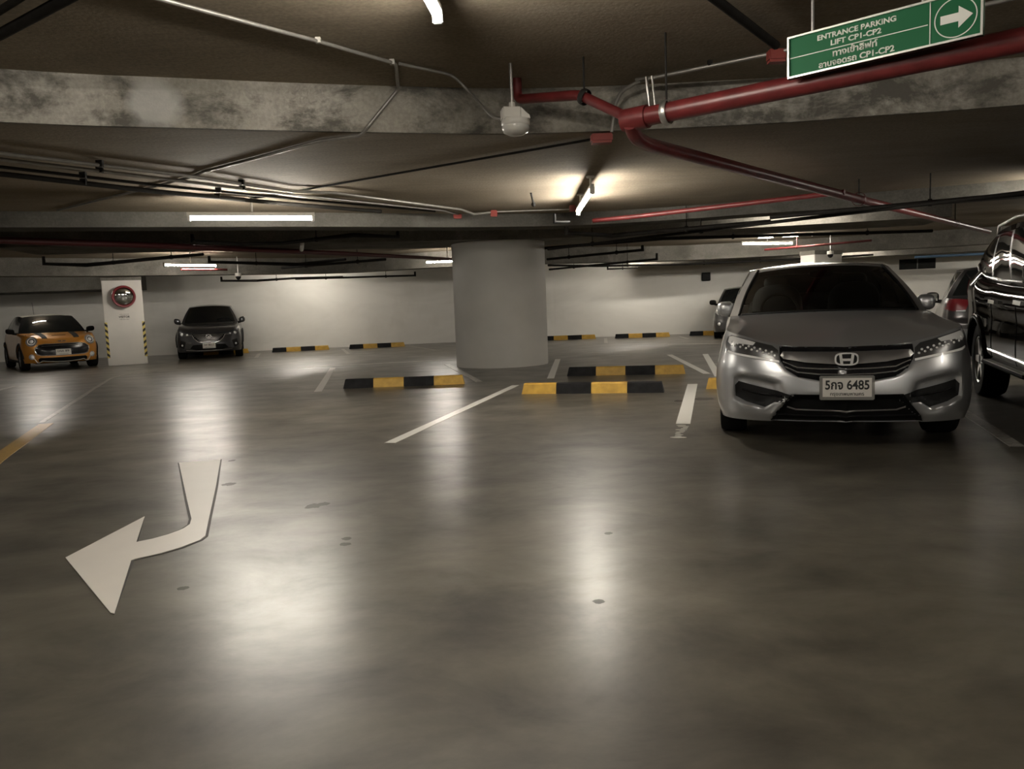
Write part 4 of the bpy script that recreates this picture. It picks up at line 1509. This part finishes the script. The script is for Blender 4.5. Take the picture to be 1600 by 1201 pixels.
def build_lamps():
    tube_light((-.30, 3.99), (-.43, 2.75), 2.58, 'fluorescent tube lamp nearest the camera, cut off by the top edge')
    tube_light((-3.23, 8.07), (-2.08, 8.46), 2.16, top=SOFFIT, label= 'long bright fluorescent tube lamp hung level on a rod, left of the round column')
    tube_light((-7.97, 18.22), (-7.12, 19.13), 2.40, 'fluorescent tube lamp above the dark crossover')
    tube_light((-2.10, 20.3), (-1.0, 20.3), 2.355, 'fluorescent tube lamp half hidden by the left side of the round column')
    tube_light((0.86, 7.77), (0.88, 9.52), 2.24, top=SOFFIT, label= 'fluorescent tube lamp seen end-on, right of the round column', double=True, rod=[-.75, .5])
    tube_light((6.04, 20.07), (7.48, 20.54), 2.50, 'lowest and longest of the three far tube lamps above the silver saloon')
    tube_light((6.60, 18.69), (7.25, 18.61), 2.55, 'right-hand one of the three far tube lamps above the silver saloon')
    tube_light((6.05, 18.83), (6.38, 18.75), 2.55, 'shortest of the three far tube lamps above the silver saloon')
    # unseen lamps of the same rows, plus an added pair brightening the middle
    for i, (a, b, z) in enumerate((((-12.9, 20.4), (-12.3, 20.75), 2.62), ((-5.9, 12.9), (-4.8, 13.4), 2.66), ((4.4, 13.3), (5.4, 12.9), 2.66), ((6.2, 8.7), (6.95, 9.3), 2.22), ((-12.6, 13.2), (-11.8, 14.1), 2.5), ((11.8, 16.0), (12.8, 15.4), 2.5),  # the pair just beyond the second beam is added to brighten the column zone
                                   ((-4.6, -.6), (-3.5, -.9), 2.5), ((2.6, -1.6), (3.7, -1.3), 2.5), ((6.2, 3.2), (6.6, 2.1), 2.5), ((-8.5, 4.6), (-7.9, 5.6), 2.22), ((14.6, 20.6), (15.6, 20.1), 2.6), ((3.4, 24.0), (4.6, 23.9), 2.62), ((-6.9, 23.6), (-5.7, 23.9), 2.62), ((9.6, 23.4), (10.8, 23.0), 2.62), ((-1, -6.5), (.2, -6.5), 2.5))):
        tube_light(a, b, z, 'unseen fluorescent tube lamp outside the frame or behind a beam, inferred or added for light', group='tube lamps outside the frame or behind beams', top=SOFFIT if z == 2.22 else SLAB)


# ------------------------------------------------------------------ pipes and conduits
def run(name, label, cat, pts, r, m, n=10, soft=0.0, group=None):
    P = [Vector(p) for p in pts]
    if soft:
        Q = [P[0]]
        for a, b, c in zip(P, P[1:], P[2:]):
            l = min(soft, (b - a).length * .45, (c - b).length * .45)
            p0, p2 = b + (a - b).normalized() * l, b + (c - b).normalized() * l
            for k in range(6):
                t = k / 5
                Q.append(p0 * (1 - t) ** 2 + b * 2 * t * (1 - t) + p2 * t * t)
        P = Q + [P[-1]]
    root = tag(empty(name, P[0]), label, cat, group)
    mb = MB().tube([p - P[0] for p in P], r, n)
    mb.build('pipe_run', m, root, smooth=50)
    return root


def hanger(root, p, r, m=None, to=None, clamp=True, rodm=None):
    o = root.location
    p = Vector(p)
    if to is None:
        d = math.hypot(p.x, p.y + 1.5)
        to = SOFFIT if 7.25 < d < 11.9 and p.y > 5 else SLAB
    if clamp:
        MB().lathe([(r + .012, -.02), (r + .016, -.012), (r + .016, .012), (r + .012, .02)], 20, m=Matrix.Translation(p - o) @ root_dir.to_matrix().to_4x4()).build('clamp', m or MT['steel'], root, smooth=40)
    MB().tube([p - o + Vector((0, 0, r)), Vector((p.x, p.y, to)) - o], .007, 6).build('hanger_rod', rodm or m or MT['steel'], root, smooth=50)


root_dir = Vector((1, 0, 0)).to_track_quat('Z', 'Y')


def box_thing(name, label, cat, c, s, m, rz=0.0):
    r = tag(empty(name, (c[0], c[1], c[2]), rz), label, cat)
    MB().box((0, 0, 0), s).build('enclosure', m, r, bevel=.008, smooth=30)
    MB().box((0, 0, -s[2] / 2 - .004), (s[0] * .9, s[1] * .9, .012)).build('cover', m, r)
    return r


def build_pipes():
    global root_dir
    R, DR, BK, CO = MT['red'], MT['darkred'], MT['black_pipe'], MT['conduit']
    # fire main
    a, b = Vector((.80, 4.93, 2.26)), Vector((2.40, 3.66, 2.26))
    d = (b - a).normalized()
    root_dir = d.to_track_quat('Z', 'Y')
    m = run('fire_main_pipe', 'thick red fire pipe running under the green sign to the right edge', 'pipe', [a, b, b + d * 5], .057, R, 20)
    hanger(m, (.99, 4.78, 2.26), .057, rodm=BK)
    hanger(m, (3.4, 2.87, 2.26), .057, rodm=BK)
    MB().tube([Vector((-.04, .03, 0)), Vector((.09, -.072, 0))], .07, 16).build('pipe_joint', R, m, smooth=50)
    br = run('fire_branch_pipe', 'thin red branch pipe from the pipe joint to the ceiling beside the white bell unit', 'pipe', [(.80, 4.95, 2.27), (.512, 5.2, 2.49), (.116, 5.60, 2.58), (.116, 5.60, SLAB)], .033, R, 14, .05)
    root_dir = (Vector((.512, 5.2, 2.49)) - Vector((.80, 4.95, 2.27))).to_track_quat('Z', 'Y')
    hanger(br, (.54, 5.176, 2.47), .036, BK)
    lo = run('fire_lower_pipe', 'red fire pipe slanting away from the joint under the beams to the far right', 'pipe', [(.79, 4.90, 2.23), (.84, 5.02, 2.17), (.95, 5.20, 2.16), (3.93, 8.77, 2.18), (9.17, 14.89, 2.2)], .045, R, 16, .06)
    root_dir = (Vector((9.17, 14.89, 2.2)) - Vector((3.93, 8.77, 2.18))).to_track_quat('Z', 'Y')
    hanger(lo, (3.95, 8.79, 2.18), .06, MT['red'], rodm=BK)
    hanger(lo, (7.2, 12.58, 2.19), .045, MT['red'], rodm=BK)
    run('sprinkler_branch_pipe', 'thin red pipe crossing in front of the second beam, right of the end-on tube lamp', 'pipe', [(1.12, 10.09, 2.192), (1.56, 9.84, 2.192), (3.55, 8.23, 2.192)], .028, R, 12)
    run('fire_main_pipe', 'dark red pipe across the left side below the long lamp', 'pipe', [(-8.3, 9.0, 2.3), (-6.89, 10.7, 2.3), (-5.89, 11.83, 2.3), (-3.22, 15.66, 2.31), (-1.44, 19.0, 2.34), (-.7, 20.4, 2.34)], [.05, .05, .05, .045, .036, .036], DR, 14)
    rr = run('sprinkler_branch_pipe', 'thin red pipe under the far tube lamps above the silver saloon', 'pipe', [(6.43, 19.52, 2.3), (7.6, 18.29, 2.3), (8.2, 17.6, 2.3)], .028, R, 10)
    root_dir = Vector((.6, -.7, 0)).to_track_quat('Z', 'Y')
    hanger(rr, (7.0, 18.91, 2.3), .028, R)
    run('sprinkler_branch_pipe', 'thin red pipe just beneath the lamp above the dark crossover', 'pipe', [(-7.75, 18.6, 2.31), (-6.95, 19.4, 2.31)], .028, R, 10)

    # conduits
    cA = run('conduit', 'pale conduit along the slab from the top edge down the near beam and away left', 'conduit',
             [(-2.9, 2.75, 2.70), (-1.66, 3.95, 2.70), (-1.04, 4.64, 2.70), (-.66, 5.10, 2.70), (-.72, 5.63, 2.69), (-.95, 5.58, 2.42), (-1.0, 5.64, 2.385), (-1.32, 5.76, 2.385), (-1.76, 6.13, 2.385), (-2.57, 6.78, 2.385), (-2.73, 6.97, 2.385), (-3.29, 7.43, 2.385), (-4.95, 8.73, 2.385)], .012, CO, 8, .05)
    for p in ((-1.04, 4.64, 2.705), (-.68, 5.08, 2.705)):
        MB().box(Vector(p) - cA.location, (.03, .03, .03)).build('clip', MT['offwhite'], cA)
    run('conduit', 'thin conduit looping down from the slab to the white bell unit', 'conduit', [(-.64, 5.1, 2.70), (-.32, 5.38, 2.70), (-.22, 5.40, 2.60), (-.08, 5.32, 2.42), (-.04, 5.3, 2.385), (.02, 5.29, 2.38)], .010, CO, 8, .07)
    c3 = run('conduit', 'pale conduit along the slab behind the green sign, bending down the near beam', 'conduit', [(4.6, 3.0, 2.68), (2.66, 4.41, 2.68), (1.77, 5.10, 2.68), (.98, 5.61, 2.68), (.86, 5.74, 2.64), (.82, 5.80, 2.55), (.80, 5.82, 2.38)], .013, CO, 8, .09)
    for p in ((2.2, 4.77, 2.70), (1.4, 5.34, 2.70)):
        MB().box(Vector(p) - c3.location, (.03, .03, .035)).build('clip', MT['black_pipe'], c3)
    run('conduit', 'dark conduit under the slab from the small red box to the long lamp', 'conduit', [(.72, 6.05, 2.385), (-1.11, 7.32, 2.385), (-2.06, 7.99, 2.385), (-2.39, 8.23, 2.385), (-2.63, 8.34, 2.385), (-2.68, 8.26, 2.385)], .010, BK, 8)
    b1 = [(-4.94, 4.38, 2.359), (-3.57, 5.65, 2.359), (-2.74, 6.76, 2.359), (-2.11, 7.85, 2.359), (-1.74, 8.05, 2.359), (-0.55, 9.78, 2.359), (-0.41, 10.12, 2.336), (-0.19, 10.14, 2.351)]
    b2 = [(-5.10, 4.54, 2.359), (-3.70, 5.84, 2.359), (-2.86, 7.04, 2.359), (-2.16, 8.11, 2.359), (-0.79, 9.77, 2.359), (-0.61, 10.19, 2.351)]
    b3 = [(-5.26, 4.78, 2.359), (-3.88, 6.12, 2.359), (-3.18, 7.18, 2.359), (-2.38, 8.19, 2.359), (-0.88, 9.87, 2.359)]
    b4 = [(-5.34, 4.98, 2.343), (-3.99, 6.34, 2.343), (-3.31, 7.41, 2.343), (-2.47, 8.49, 2.343), (-1.51, 9.56, 2.343)]
    for pts, r, mm, lb in ((b1, .015, CO, 'uppermost pale conduit of the bundle running left to right above the long lamp'), (b2, .015, CO, 'second pale conduit of the bundle above the long lamp'),
                           (b3, .013, BK, 'dark third conduit of the bundle above the long lamp'), (b4, .022, BK, 'thick dark lowest conduit of the bundle above the long lamp')):
        c = run('conduit', lb, 'conduit', pts, r, mm, 8)
        for k in (1, 2, 3):
            q = Vector(pts[k]) * .5 + Vector(pts[k - 1]) * .5
            MB().box(q - c.location + Vector((0, 0, .012)), (.05, .03, .05)).build('clip', BK, c)
    run('conduit', 'wide dark conduit crossing the top left corner', 'conduit', [(-.9, 3.0, 2.64), (-1.78, 3.61, 2.64), (-2.58, 4.18, 2.64), (-4.4, 5.4, 2.64)], .028, BK, 10)
    run('conduit', 'thinner dark conduit in the very top left corner', 'conduit', [(-1.1, 2.93, 2.66), (-2.07, 3.67, 2.66), (-2.43, 3.94, 2.66), (-4.2, 5.15, 2.66)], .018, BK, 8)
    run('conduit', 'thick dark conduit from the top edge to the red box beside the sign', 'conduit', [(.2, 2.98, 2.67), (.96, 3.94, 2.67), (1.70, 4.93, 2.67)], .026, BK, 10)
    run('conduit', 'pale conduit from the red boxes to the end-on tube lamp along the beam edge', 'conduit', [(-0.14, 10.16, 2.359), (0.40, 10.24, 2.367), (0.88, 10.14, 2.351)], .011, CO, 8)
    # small red boxes
    for nm, c, s in (('red junction box at the end of the thick dark conduit, left of the green sign', (1.76, 5.10, 2.66), (.11, .07, .07)), ('red junction box at the foot of the conduit on the near beam', (.74, 5.95, 2.365), (.16, .09, .06)),
                     ('red junction box ending the conduit bundle, nearer the round column', (-.15, 10.17, 2.345), (.09, .07, .07)), ('darker red junction box on the conduit bundle, left one of two', (-.62, 10.2, 2.33), (.11, .07, .05)),
                     ('red junction box beside the end-on tube lamp', (.85, 9.95, 2.345), (.08, .07, .07))):
        box_thing('junction_box', nm, 'box', c, s, MT['redbox'])
    # bracket of flat bar in front of the beam
    br = tag(empty('pipe_bracket', (1.0, 5.5, SLAB)), 'grey steel bracket hanging on the near beam beside the conduit bend', 'bracket')
    MB().tube([(-.06, .05, -.05), (.0, -.02, -.06), (.02, -.03, -.30), (.0, 0, -.33)], .010, 8).build('bar', MT['steel'], br, smooth=40)
    MB().tube([(.03, -.06, -.06), (.05, -.07, -.30)], .008, 8).build('bar', MT['steel'], br, smooth=40)
    # rod
    rd = tag(empty('ceiling_rod', (.295, 8.87, SOFFIT)), 'short dark rod hanging from the slab left of the end-on tube lamp', 'rod')
    MB().tube([(0, 0, 0), (.03, .15, -.10)], .012, 8).build('shaft', BK, rd, smooth=40)
    MB().superball((.03, .16, -.11), (.025, .025, .03), 2, 10).build('tip', BK, rd, smooth=60)

    # dark sprinkler pipes
    S = [
        ('below the long lamp, with both ends turned up', [(-4.79, 12.0, 2.42), (-4.79, 12.0, 2.31), (-4.28, 12.72, 2.31), (-3.68, 12.87, 2.31), (-2.33, 11.97, 2.31), (-1.73, 12.54, 2.31), (-1.73, 12.54, 2.40)], .026),
        ('between the long lamp and the round column', [(-5.29, 18.36, 2.24), (-2.60, 16.73, 2.24)], .03),
        ('in front of the far wall, left of the round column', [(-6.37, 23.4, 2.2), (-2.87, 24.2, 2.2), (-2.87, 24.2, 2.32)], .03),
        ('low in front of the far wall, over the dark crossover', [(-8.5, 23.2, 2.34), (-8.5, 23.2, 2.22), (-7.7, 24.0, 2.22), (-6.3, 23.3, 2.22), (-5.0, 23.7, 2.22)], .03),
        ('above the orange hatchback', [(-8.95, 15.15, 2.44), (-8.95, 15.15, 2.3), (-8.54, 15.91, 2.3), (-5.55, 14.32, 2.3)], .028),
        ('right of the lamp over the dark crossover', [(-6.21, 16.34, 2.42), (-6.21, 16.34, 2.3), (-4.88, 18.28, 2.3), (-3.54, 17.15, 2.3)], .028),
        ('long and slanting, right of the column top', [(0.69, 13.11, 2.065), (3.32, 9.93, 2.065), (5.14, 7.79, 2.065), (6.77, 5.82, 2.065)], .022),
        ('short, ending in an upturn right of the column', [(.97, 18.99, 2.24), (2.93, 16.91, 2.24), (2.93, 16.91, 2.34)], .03),
        ('low and bowed, in front of the right far wall', [(1.12, 21.5, 2.22), (2.6, 22.6, 2.2), (5.1, 23.6, 2.2), (8.35, 23.2, 2.2), (10.4, 22.2, 2.2)], .03),
        ('rising to the right beside the column', [(1.26, 23.6, 2.2), (4.0, 20.9, 2.24), (4.0, 20.9, 2.4)], .03),
        ('short hooked, at the top of the right far wall', [(3.1, 24.2, 2.28), (3.1, 24.2, 2.17), (4.0, 24.0, 2.17)], .026),
        ('bent, right of the column under the second beam', [(0.81, 10.54, 2.176), (0.81, 10.54, 2.088), (1.50, 11.20, 2.088), (3.37, 10.00, 2.088)], .026),
        ('tiny hooked, left of the end-on tube lamp', [(0.57, 9.18, 2.192), (0.57, 9.18, 2.096), (0.75, 9.25, 2.096)], .026),
        ('straight, crossing the slanting red pipe', [(3.19, 9.48, 2.088), (3.91, 9.02, 2.088), (5.33, 8.09, 2.088), (6.69, 7.17, 2.088)], .026),
        ('long and level, above the silver saloon', [(.75, 15.81, 2.28), (2.92, 14.56, 2.28), (8.26, 15.2, 2.28)], .03),
    ]
    for lb, pts, r in S:
        tiny = lb.startswith('tiny')
        rt = run('sprinkler_pipe', 'dark sprinkler pipe ' + lb, 'pipe', pts, r * (.6 if tiny else 1), MT['black'] if tiny else BK, 10)
        # hangers at the middle of its longest leg
        a, b = max(zip(pts, pts[1:]), key=lambda s: (Vector(s[1]) - Vector(s[0])).length)
        root_dir = (Vector(b) - Vector(a)).to_track_quat('Z', 'Y')
        L = (Vector(b) - Vector(a)).length
        for k in (() if tiny else (.5,) if L < 2.5 else (.25, .75)):
            hanger(rt, Vector(a).lerp(Vector(b), k), r, MT['black'] if tiny else BK, clamp=not tiny)
    run('water_pipe', 'pale blue pipe along the top of the far wall, right edge', 'pipe', [(12.1, 23.2, 2.13), (15.5, 22.2, 2.13), (18, 21.4, 2.13)], .04, MT['blue'], 10)


# ------------------------------------------------------------------ fittings
def build_fittings():
    # white bell-shaped unit hanging by a pipe
    r = tag(empty('ceiling_bell_unit', (.09, 5.25, SLAB), math.radians(8)), 'white plastic unit with a rounded bottom hanging from the ceiling on a short pipe', 'alarm unit')
    z = 2.35 - SLAB
    MB().tube([(-.02, 0, 0), (-.02, 0, z + .09)], .012, 10).build('pipe', MT['steel'], r, smooth=50)
    MB().lathe([(.001, z + .12), (.02, z + .12), (.022, z + .075), (.001, z + .075)], 16, m=Matrix.Translation((-.02, 0, 0))).build('socket', MT['offwhite'], r, smooth=40)
    MB().box((-.03, 0, z + .045), (.125, .12, .075)).build('box', MT['offwhite'], r, bevel=.008, smooth=35)
    MB().prism([(.03, z + .08), (.03, z + .008), (.09, z + .008), (.085, z + .03), (.06, z + .05)], -.055, .055, m=Matrix(((1, 0, 0, 0), (0, 0, 1, 0), (0, 1, 0, 0), (0, 0, 0, 1)))).build('shoulder', MT['offwhite'], r)
    MB().lathe([(.001, z + .012), (.088, z + .012), (.094, z + .002), (.094, z - .022), (.088, z - .03), (.001, z - .03)], 32).build('collar', MT['offwhite'], r, smooth=40)
    MB().lathe([(.09, z - .03), (.092, z - .05), (.08, z - .072), (.05, z - .088), (.001, z - .093)], 32).build('dome', MT['lens'], r, smooth=60)

    # cameras
    def dome(p, label, top=SLAB):
        q = tag(empty('dome_camera', (p[0], p[1], p[2])), label, 'camera')
        MB().lathe([(.001, .10), (.08, .10), (.085, .06), (.08, .02), (.001, .02)], 24).build('base', MT['offwhite'], q, smooth=40)
        MB().lathe([(.07, .02), (.065, -.03), (.035, -.065), (.001, -.075)], 24).build('dome', MT['gloss_black'], q, smooth=60)
        MB().tube([(0, 0, .10), (0, 0, top - p[2])], .014, 8).build('stem', MT['steel'], q, smooth=50)
    dome((-7.15, 20.75, 2.19), 'white dome camera under the beam above the dark crossover')
    dome((8.35, 20.2, 2.14), 'white dome camera in front of the pillar above the silver saloon')
    q = tag(empty('bullet_camera', (-3.48, 13.35, 2.30), math.radians(25)), 'small white camera pointing down, left of the round column', 'camera')
    mt = Matrix.Rotation(math.radians(40), 4, 'X')
    MB().lathe([(.001, .09), (.03, .09), (.035, .07), (.035, -.09), (.03, -.1), (.001, -.1)], 20, m=mt).build('barrel', MT['offwhite'], q, smooth=40)
    MB().tube([(0, 0, .05), (0, .03, .13), (0, .03, .2)], .012, 8).build('stem', MT['steel'], q, smooth=50)

    # things on the far wall
    v = tag(empty('louvre_vent', (12.95, 24.68, 1.98), math.radians(-13.6)), 'dark rectangular louvre high on the far wall right of the silver saloon', 'vent')
    MB().box((0, 0, 0), (1.05, .05, .32)).build('vent_frame', MT['vent'], v)
    MB().box((0, -.03, 0), (.03, .03, .32)).build('mullion', MT['darkrim'], v)
    for k in range(7):
        MB().box((0, -.03, -.13 + .043 * k), (1.0, .03, .01), m=Matrix.Rotation(.5, 4, 'X').to_3x3()).build('slat', MT['black'], v)
    b = tag(empty('wall_box', (6.5, 25.60, 1.86), math.radians(-6)), 'small square black box on the far wall left of the silver saloon', 'box')
    MB().box((0, 0, 0), (.27, .12, .27)).build('enclosure', MT['black'], b, bevel=.01)
    MB().box((0, -.065, 0), (.22, .012, .22)).build('cover', MT['trim'], b)


def build_sign():
    P0, P1 = Vector((1.51, 4.2, 0)), Vector((2.17, 3.6, 0))
    ex = (P1 - P0).normalized()
    W = (P1 - P0).length
    z0, z1 = 2.268, 2.478
    H = z1 - z0
    r = tag(empty('direction_sign', (P0.x, P0.y, z0), math.atan2(ex.y, ex.x)), 'hanging green parking direction sign with a white arrow in a circle', 'sign')
    MB().box((W / 2, .012, H / 2), (W, .02, H)).build('panel', MT['sign_green'], r)
    fr = MB()
    t = .0095
    fr.box((W / 2, .008, t / 2), (W, .036, t)).box((W / 2, .008, H - t / 2), (W, .036, t))
    fr.box((t / 2, .008, H / 2), (t, .036, H - 2 * t)).box((W - t / 2, .008, H / 2), (t, .036, H - 2 * t))
    fr.build('frame', MT['alu'], r)
    y = .0005
    MB().box((W * .757 / 2, y, H * .485), (W * .757 - 2 * t, .003, .004)).build('dividing_line', MT['sign_white'], r)
    MB().box((W * .757, y, H / 2), (.004, .003, H - 2 * t)).build('dividing_line', MT['sign_white'], r)
    for body, u, v, hh, ww in (('ENTRANCE PARKING', .382, .19, .0265, .42), ('LIFT CP1-CP2', .382, .375, .0265, .27), ('ทางเข้าลิฟท์', .378, .615, .038, .24), ('ลานจอดรถ CP1-CP2', .382, .835, .030, .405)):
        lettering('lettering', body, hh, MT['sign_white'], r, frame((W * u, y + .0012, H * (1 - v)), (1, 0, 0), (0, 0, 1)), W * ww, .03, .0015)
    m = frame((W * .875, y + .0012, H * .5), (1, 0, 0), (0, 0, 1))
    rg = MB()
    ring(rg, .088, .088, .0045, 0, .0015, m, 48)
    rg.build('ring', MT['sign_white'], r)
    MB().prism([(-.062, -.019), (.012, -.019), (.012, -.048), (.070, 0), (.012, .048), (.012, .019), (-.062, .019)], 0, .0015, m=m).build('arrow', MT['sign_white'], r)
    for x in (.14, .72):
        MB().tube([(W * x, .012, H), (W * x, .012, SLAB - z0)], .008, 8).build('hanger_rod', MT['steel'], r, smooth=50)
        MB().box((W * x, .012, SLAB - z0 - .01), (.085, .06, .02)).build('ceiling_plate', MT['black_pipe'], r)


# ------------------------------------------------------------------ wheel stops and floor paint
def wheel_stop(a, b, label, first='k', h=.135, w=.17, seg=4):
    a, b = Vector((*a, 0)), Vector((*b, 0))
    d = (b - a).normalized()
    L = (b - a).length
    r = tag(empty('wheel_stop', a, math.atan2(d.y, d.x)), label, 'wheel stop')
    for k in range(seg):
        x0, x1 = L * k / seg, L * (k + 1) / seg
        e0 = .03 if k == 0 else 0
        e1 = .03 if k == seg - 1 else 0
        mb = MB()
        prof = [(0, 0), (.035, h * .9), (.05, h), (w - .04, h), (w - .02, h * .9), (w, 0)]
        vs = [Vector((x0 + e0 * (z / h), y, z)) for y, z in prof] + [Vector((x1 - e1 * (z / h), y, z)) for y, z in prof]
        n = len(prof)
        fs = [tuple(range(n)), tuple(range(n, 2 * n))[::-1]] + [(i, (i + 1) % n, n + (i + 1) % n, n + i) for i in range(n)]
        mb.add(vs, fs)
        blk = (k % 2 == 0) == (first == 'k')
        o = mb.build('black_block' if blk else 'yellow_block', MT['stop_black'] if blk else MT['stop_yellow'], r)
        o['label'] = 'black painted block' if blk else 'yellow painted block'


def paint_strip(name, label, pts, w, m, cat='road marking'):
    P = [Vector((*p, 0)) for p in pts]
    mb = MB()
    rows = [[], []]
    for i, p in enumerate(P):
        d = (P[min(i + 1, len(P) - 1)] - P[max(i - 1, 0)]).normalized()
        n = Vector((-d.y, d.x, 0)) * w / 2
        rows[0].append(p + n)
        rows[1].append(p - n)
    top = [[q + Vector((0, 0, .0035)) for q in r] for r in rows]
    mb.grid(top)
    for r in rows:
        mb.grid([r, [q + Vector((0, 0, .0035)) for q in r]])
    return tag(mb.build(name, m), label, cat)


def build_floor_marks():
    wheel_stop((-2.55, 11.63), (-.72, 11.61), 'black and yellow wheel stop left in front of the round column')
    wheel_stop((.12, 9.99), (1.88, 9.54), 'nearest wheel stop in the empty bay left of the silver saloon, starting with yellow', 'y')
    wheel_stop((.88, 12.26), (2.68, 11.88), 'black and yellow wheel stop right in front of the round column, starting with black')
    wheel_stop((2.46, 9.76), (4.23, 9.24), 'wheel stop behind the silver saloon, only its yellow end showing', 'y')
    wheel_stop((-7.39, 23.97), (-5.71, 24.41), 'wheel stop at the far wall beside the dark crossover')
    wheel_stop((-5.04, 24.2), (-3.35, 24.62), 'wheel stop at the far wall nearest the left side of the round column')
    wheel_stop((-9.9, 23.75), (-8.2, 24.25), 'wheel stop behind the dark crossover, only its yellow end showing')
    wheel_stop((.95, 24.95), (2.75, 24.86), 'wheel stop at the far wall, its left end hidden by the round column')
    wheel_stop((3.31, 24.48), (5.02, 24.31), 'wheel stop at the far wall in the open bay right of the round column')
    wheel_stop((5.64, 24.37), (7.3, 24.0), 'wheel stop at the far wall behind the grey saloon')
    ln, fa = MT['line'], MT['faint']
    paint_strip('bay_line', 'white bay line left of the left wheel stop', [(-3.72, 16.09), (-2.85, 11.29)], .11, ln)
    paint_strip('bay_line', 'white bay line slanting toward the camera between two wheel stops', [(.05, 11.13), (-1.08, 6.63)], .10, ln)
    paint_strip('bay_line', 'white bay line beside the silver saloon, worn at its near end', [(2.44, 10.4), (1.56, 7.05)], .13, ln)
    rb = MB()
    rnd = random.Random(3)
    a, b = Vector((1.55, 6.98, 0)), Vector((1.38, 6.36, 0))
    d = (b - a).normalized()
    side = Vector((-d.y, d.x, 0))
    root = tag(empty('line_flakes', a), 'flaked white paint at the near end of the bay line by the silver saloon', 'road marking')
    for k in range(11):
        c = a.lerp(b, k / 10) - a + side * rnd.uniform(-.03, .03) + Vector((0, 0, .0018))
        w = rnd.uniform(.05, .12) if k < 10 else .14
        n = 8
        poly = [(w / 2 * math.cos(2 * PI * j / n) * rnd.uniform(.7, 1.1), (.016 if k < 10 else .03) * math.sin(2 * PI * j / n) * rnd.uniform(.7, 1.1)) for j in range(n)]
        MB().prism(poly, -.0015, .0015, m=Matrix.Translation(c) @ Matrix.Rotation(math.atan2(side.y, side.x), 4, 'Z')).build('paint_flake', MT['line'], root)
    paint_strip('bay_line', 'thin white line across the floor left of the round column', [(-4.6, 16.66), (-3.82, 16.84), (-2.5, 17.05), (-1.24, 17.33)], .09, ln)
    paint_strip('bay_line', 'grey worn line at the left foot of the round column', [(-1.33, 15.93), (-.5, 11.85)], .11, fa)
    paint_strip('bay_line', 'grey worn line at the right foot of the round column', [(.98, 16.18), (.6, 11.95)], .11, ln)
    paint_strip('bay_line', 'left one of two white bay lines beside the silver saloon headlight', [(3.33, 16.24), (2.98, 11.75)], .11, ln)
    paint_strip('bay_line', 'right one of two white bay lines beside the silver saloon headlight', [(4.03, 16.02), (3.03, 11.29)], .11, ln)
    paint_strip('bay_line', 'thin white cross line in front of the far bays by the grey saloon', [(4.08, 20.04), (5.41, 19.67), (6.4, 19.3)], .09, ln)
    paint_strip('bay_line', 'short worn bay line beside the dark crossover', [(-7.69, 23.67), (-6.98, 21.19)], .10, fa)
    paint_strip('bay_line', 'short worn bay line between the two left far wheel stops', [(-5.32, 24.51), (-4.47, 21.33)], .10, fa)
    paint_strip('bay_line', 'short worn bay line between the two right far wheel stops', [(3.08, 25.05), (2.7, 21.86)], .10, fa)
    paint_strip('bay_line', 'short worn bay line at the far wall just left of the round column', [(-3.22, 24.72), (-2.11, 21.61)], .10, fa)
    paint_strip('bay_line', 'short worn bay line at the far wall left of the grey saloon', [(5.31, 24.44), (5.19, 22.61)], .10, fa)
    paint_strip('bay_line', 'white bay line between the silver saloon and the big SUV', [(4.5, 8.0), (3.9, 6.27), (3.6, 5.45)], .10, fa)
    paint_strip('lane_line', 'broad yellow lane line at the left edge', [(-3.95, 5.4), (-4.5, 6.68), (-5.37, 8.83)], .15, MT['yellow_line'])
    paint_strip('lane_line', 'faint thin curve of the lane line toward the square pillar', [(-5.5, 8.95), (-6.3, 11.0), (-7.32, 13.57), (-8.1, 15.6), (-8.28, 16.41), (-8.25, 16.75), (-7.8, 16.99)], .06, fa)
    paint_strip('lane_line', 'short faint line at the left edge near the orange hatchback', [(-8.8, 12.6), (-9.17, 13.82), (-9.35, 14.55)], .10, fa)
    # arrow
    A = [(-2.67, 6.07), (-2.37, 6.15), (-2.04, 5.18), (-1.75, 4.3), (-1.64, 3.97), (-1.64, 3.9), (-1.66, 3.85), (-1.69, 3.78), (-1.75, 3.7), (-1.84, 3.62), (-1.85, 3.6), (-1.59, 2.93), (-1.61, 2.94), (-2.21, 3.68), (-2.17, 4.42), (-1.97, 3.9), (-1.91, 3.95), (-1.86, 4.02), (-1.83, 4.09), (-1.82, 4.13), (-1.82, 4.21), (-1.86, 4.33), (-2.09, 4.82)]
    A = A[::-1]
    root = tag(empty('floor_arrow', (-1.9, 4.3, 0)), 'big white turn-left arrow painted on the floor', 'road marking')
    mb = MB()
    mb.prism([(x + 1.9, y - 4.3) for x, y in A], 0.0015, .005)
    mb.build('arrow_paint', MT['arrow'], root)
    n = len(A)
    out = []
    for i in range(n):
        a, b, c = Vector(A[i - 1]), Vector(A[i]), Vector(A[(i + 1) % n])
        n1 = Vector((b.y - a.y, a.x - b.x)).normalized()
        n2 = Vector((c.y - b.y, b.x - c.x)).normalized()
        nn = (n1 + n2)
        nn = nn.normalized() if nn.length > .2 else n1
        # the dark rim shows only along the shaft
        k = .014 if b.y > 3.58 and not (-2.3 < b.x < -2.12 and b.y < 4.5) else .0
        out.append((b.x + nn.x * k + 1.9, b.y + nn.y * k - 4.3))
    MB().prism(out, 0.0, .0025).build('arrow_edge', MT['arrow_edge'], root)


build_garage()
build_lamps()
silver_saloon()
big_suv()
dark_crossover()
orange_hatch()
grey_saloon()
dark_hatch()
convex_mirror()
build_pipes()
build_fittings()
build_sign()
build_floor_marks()
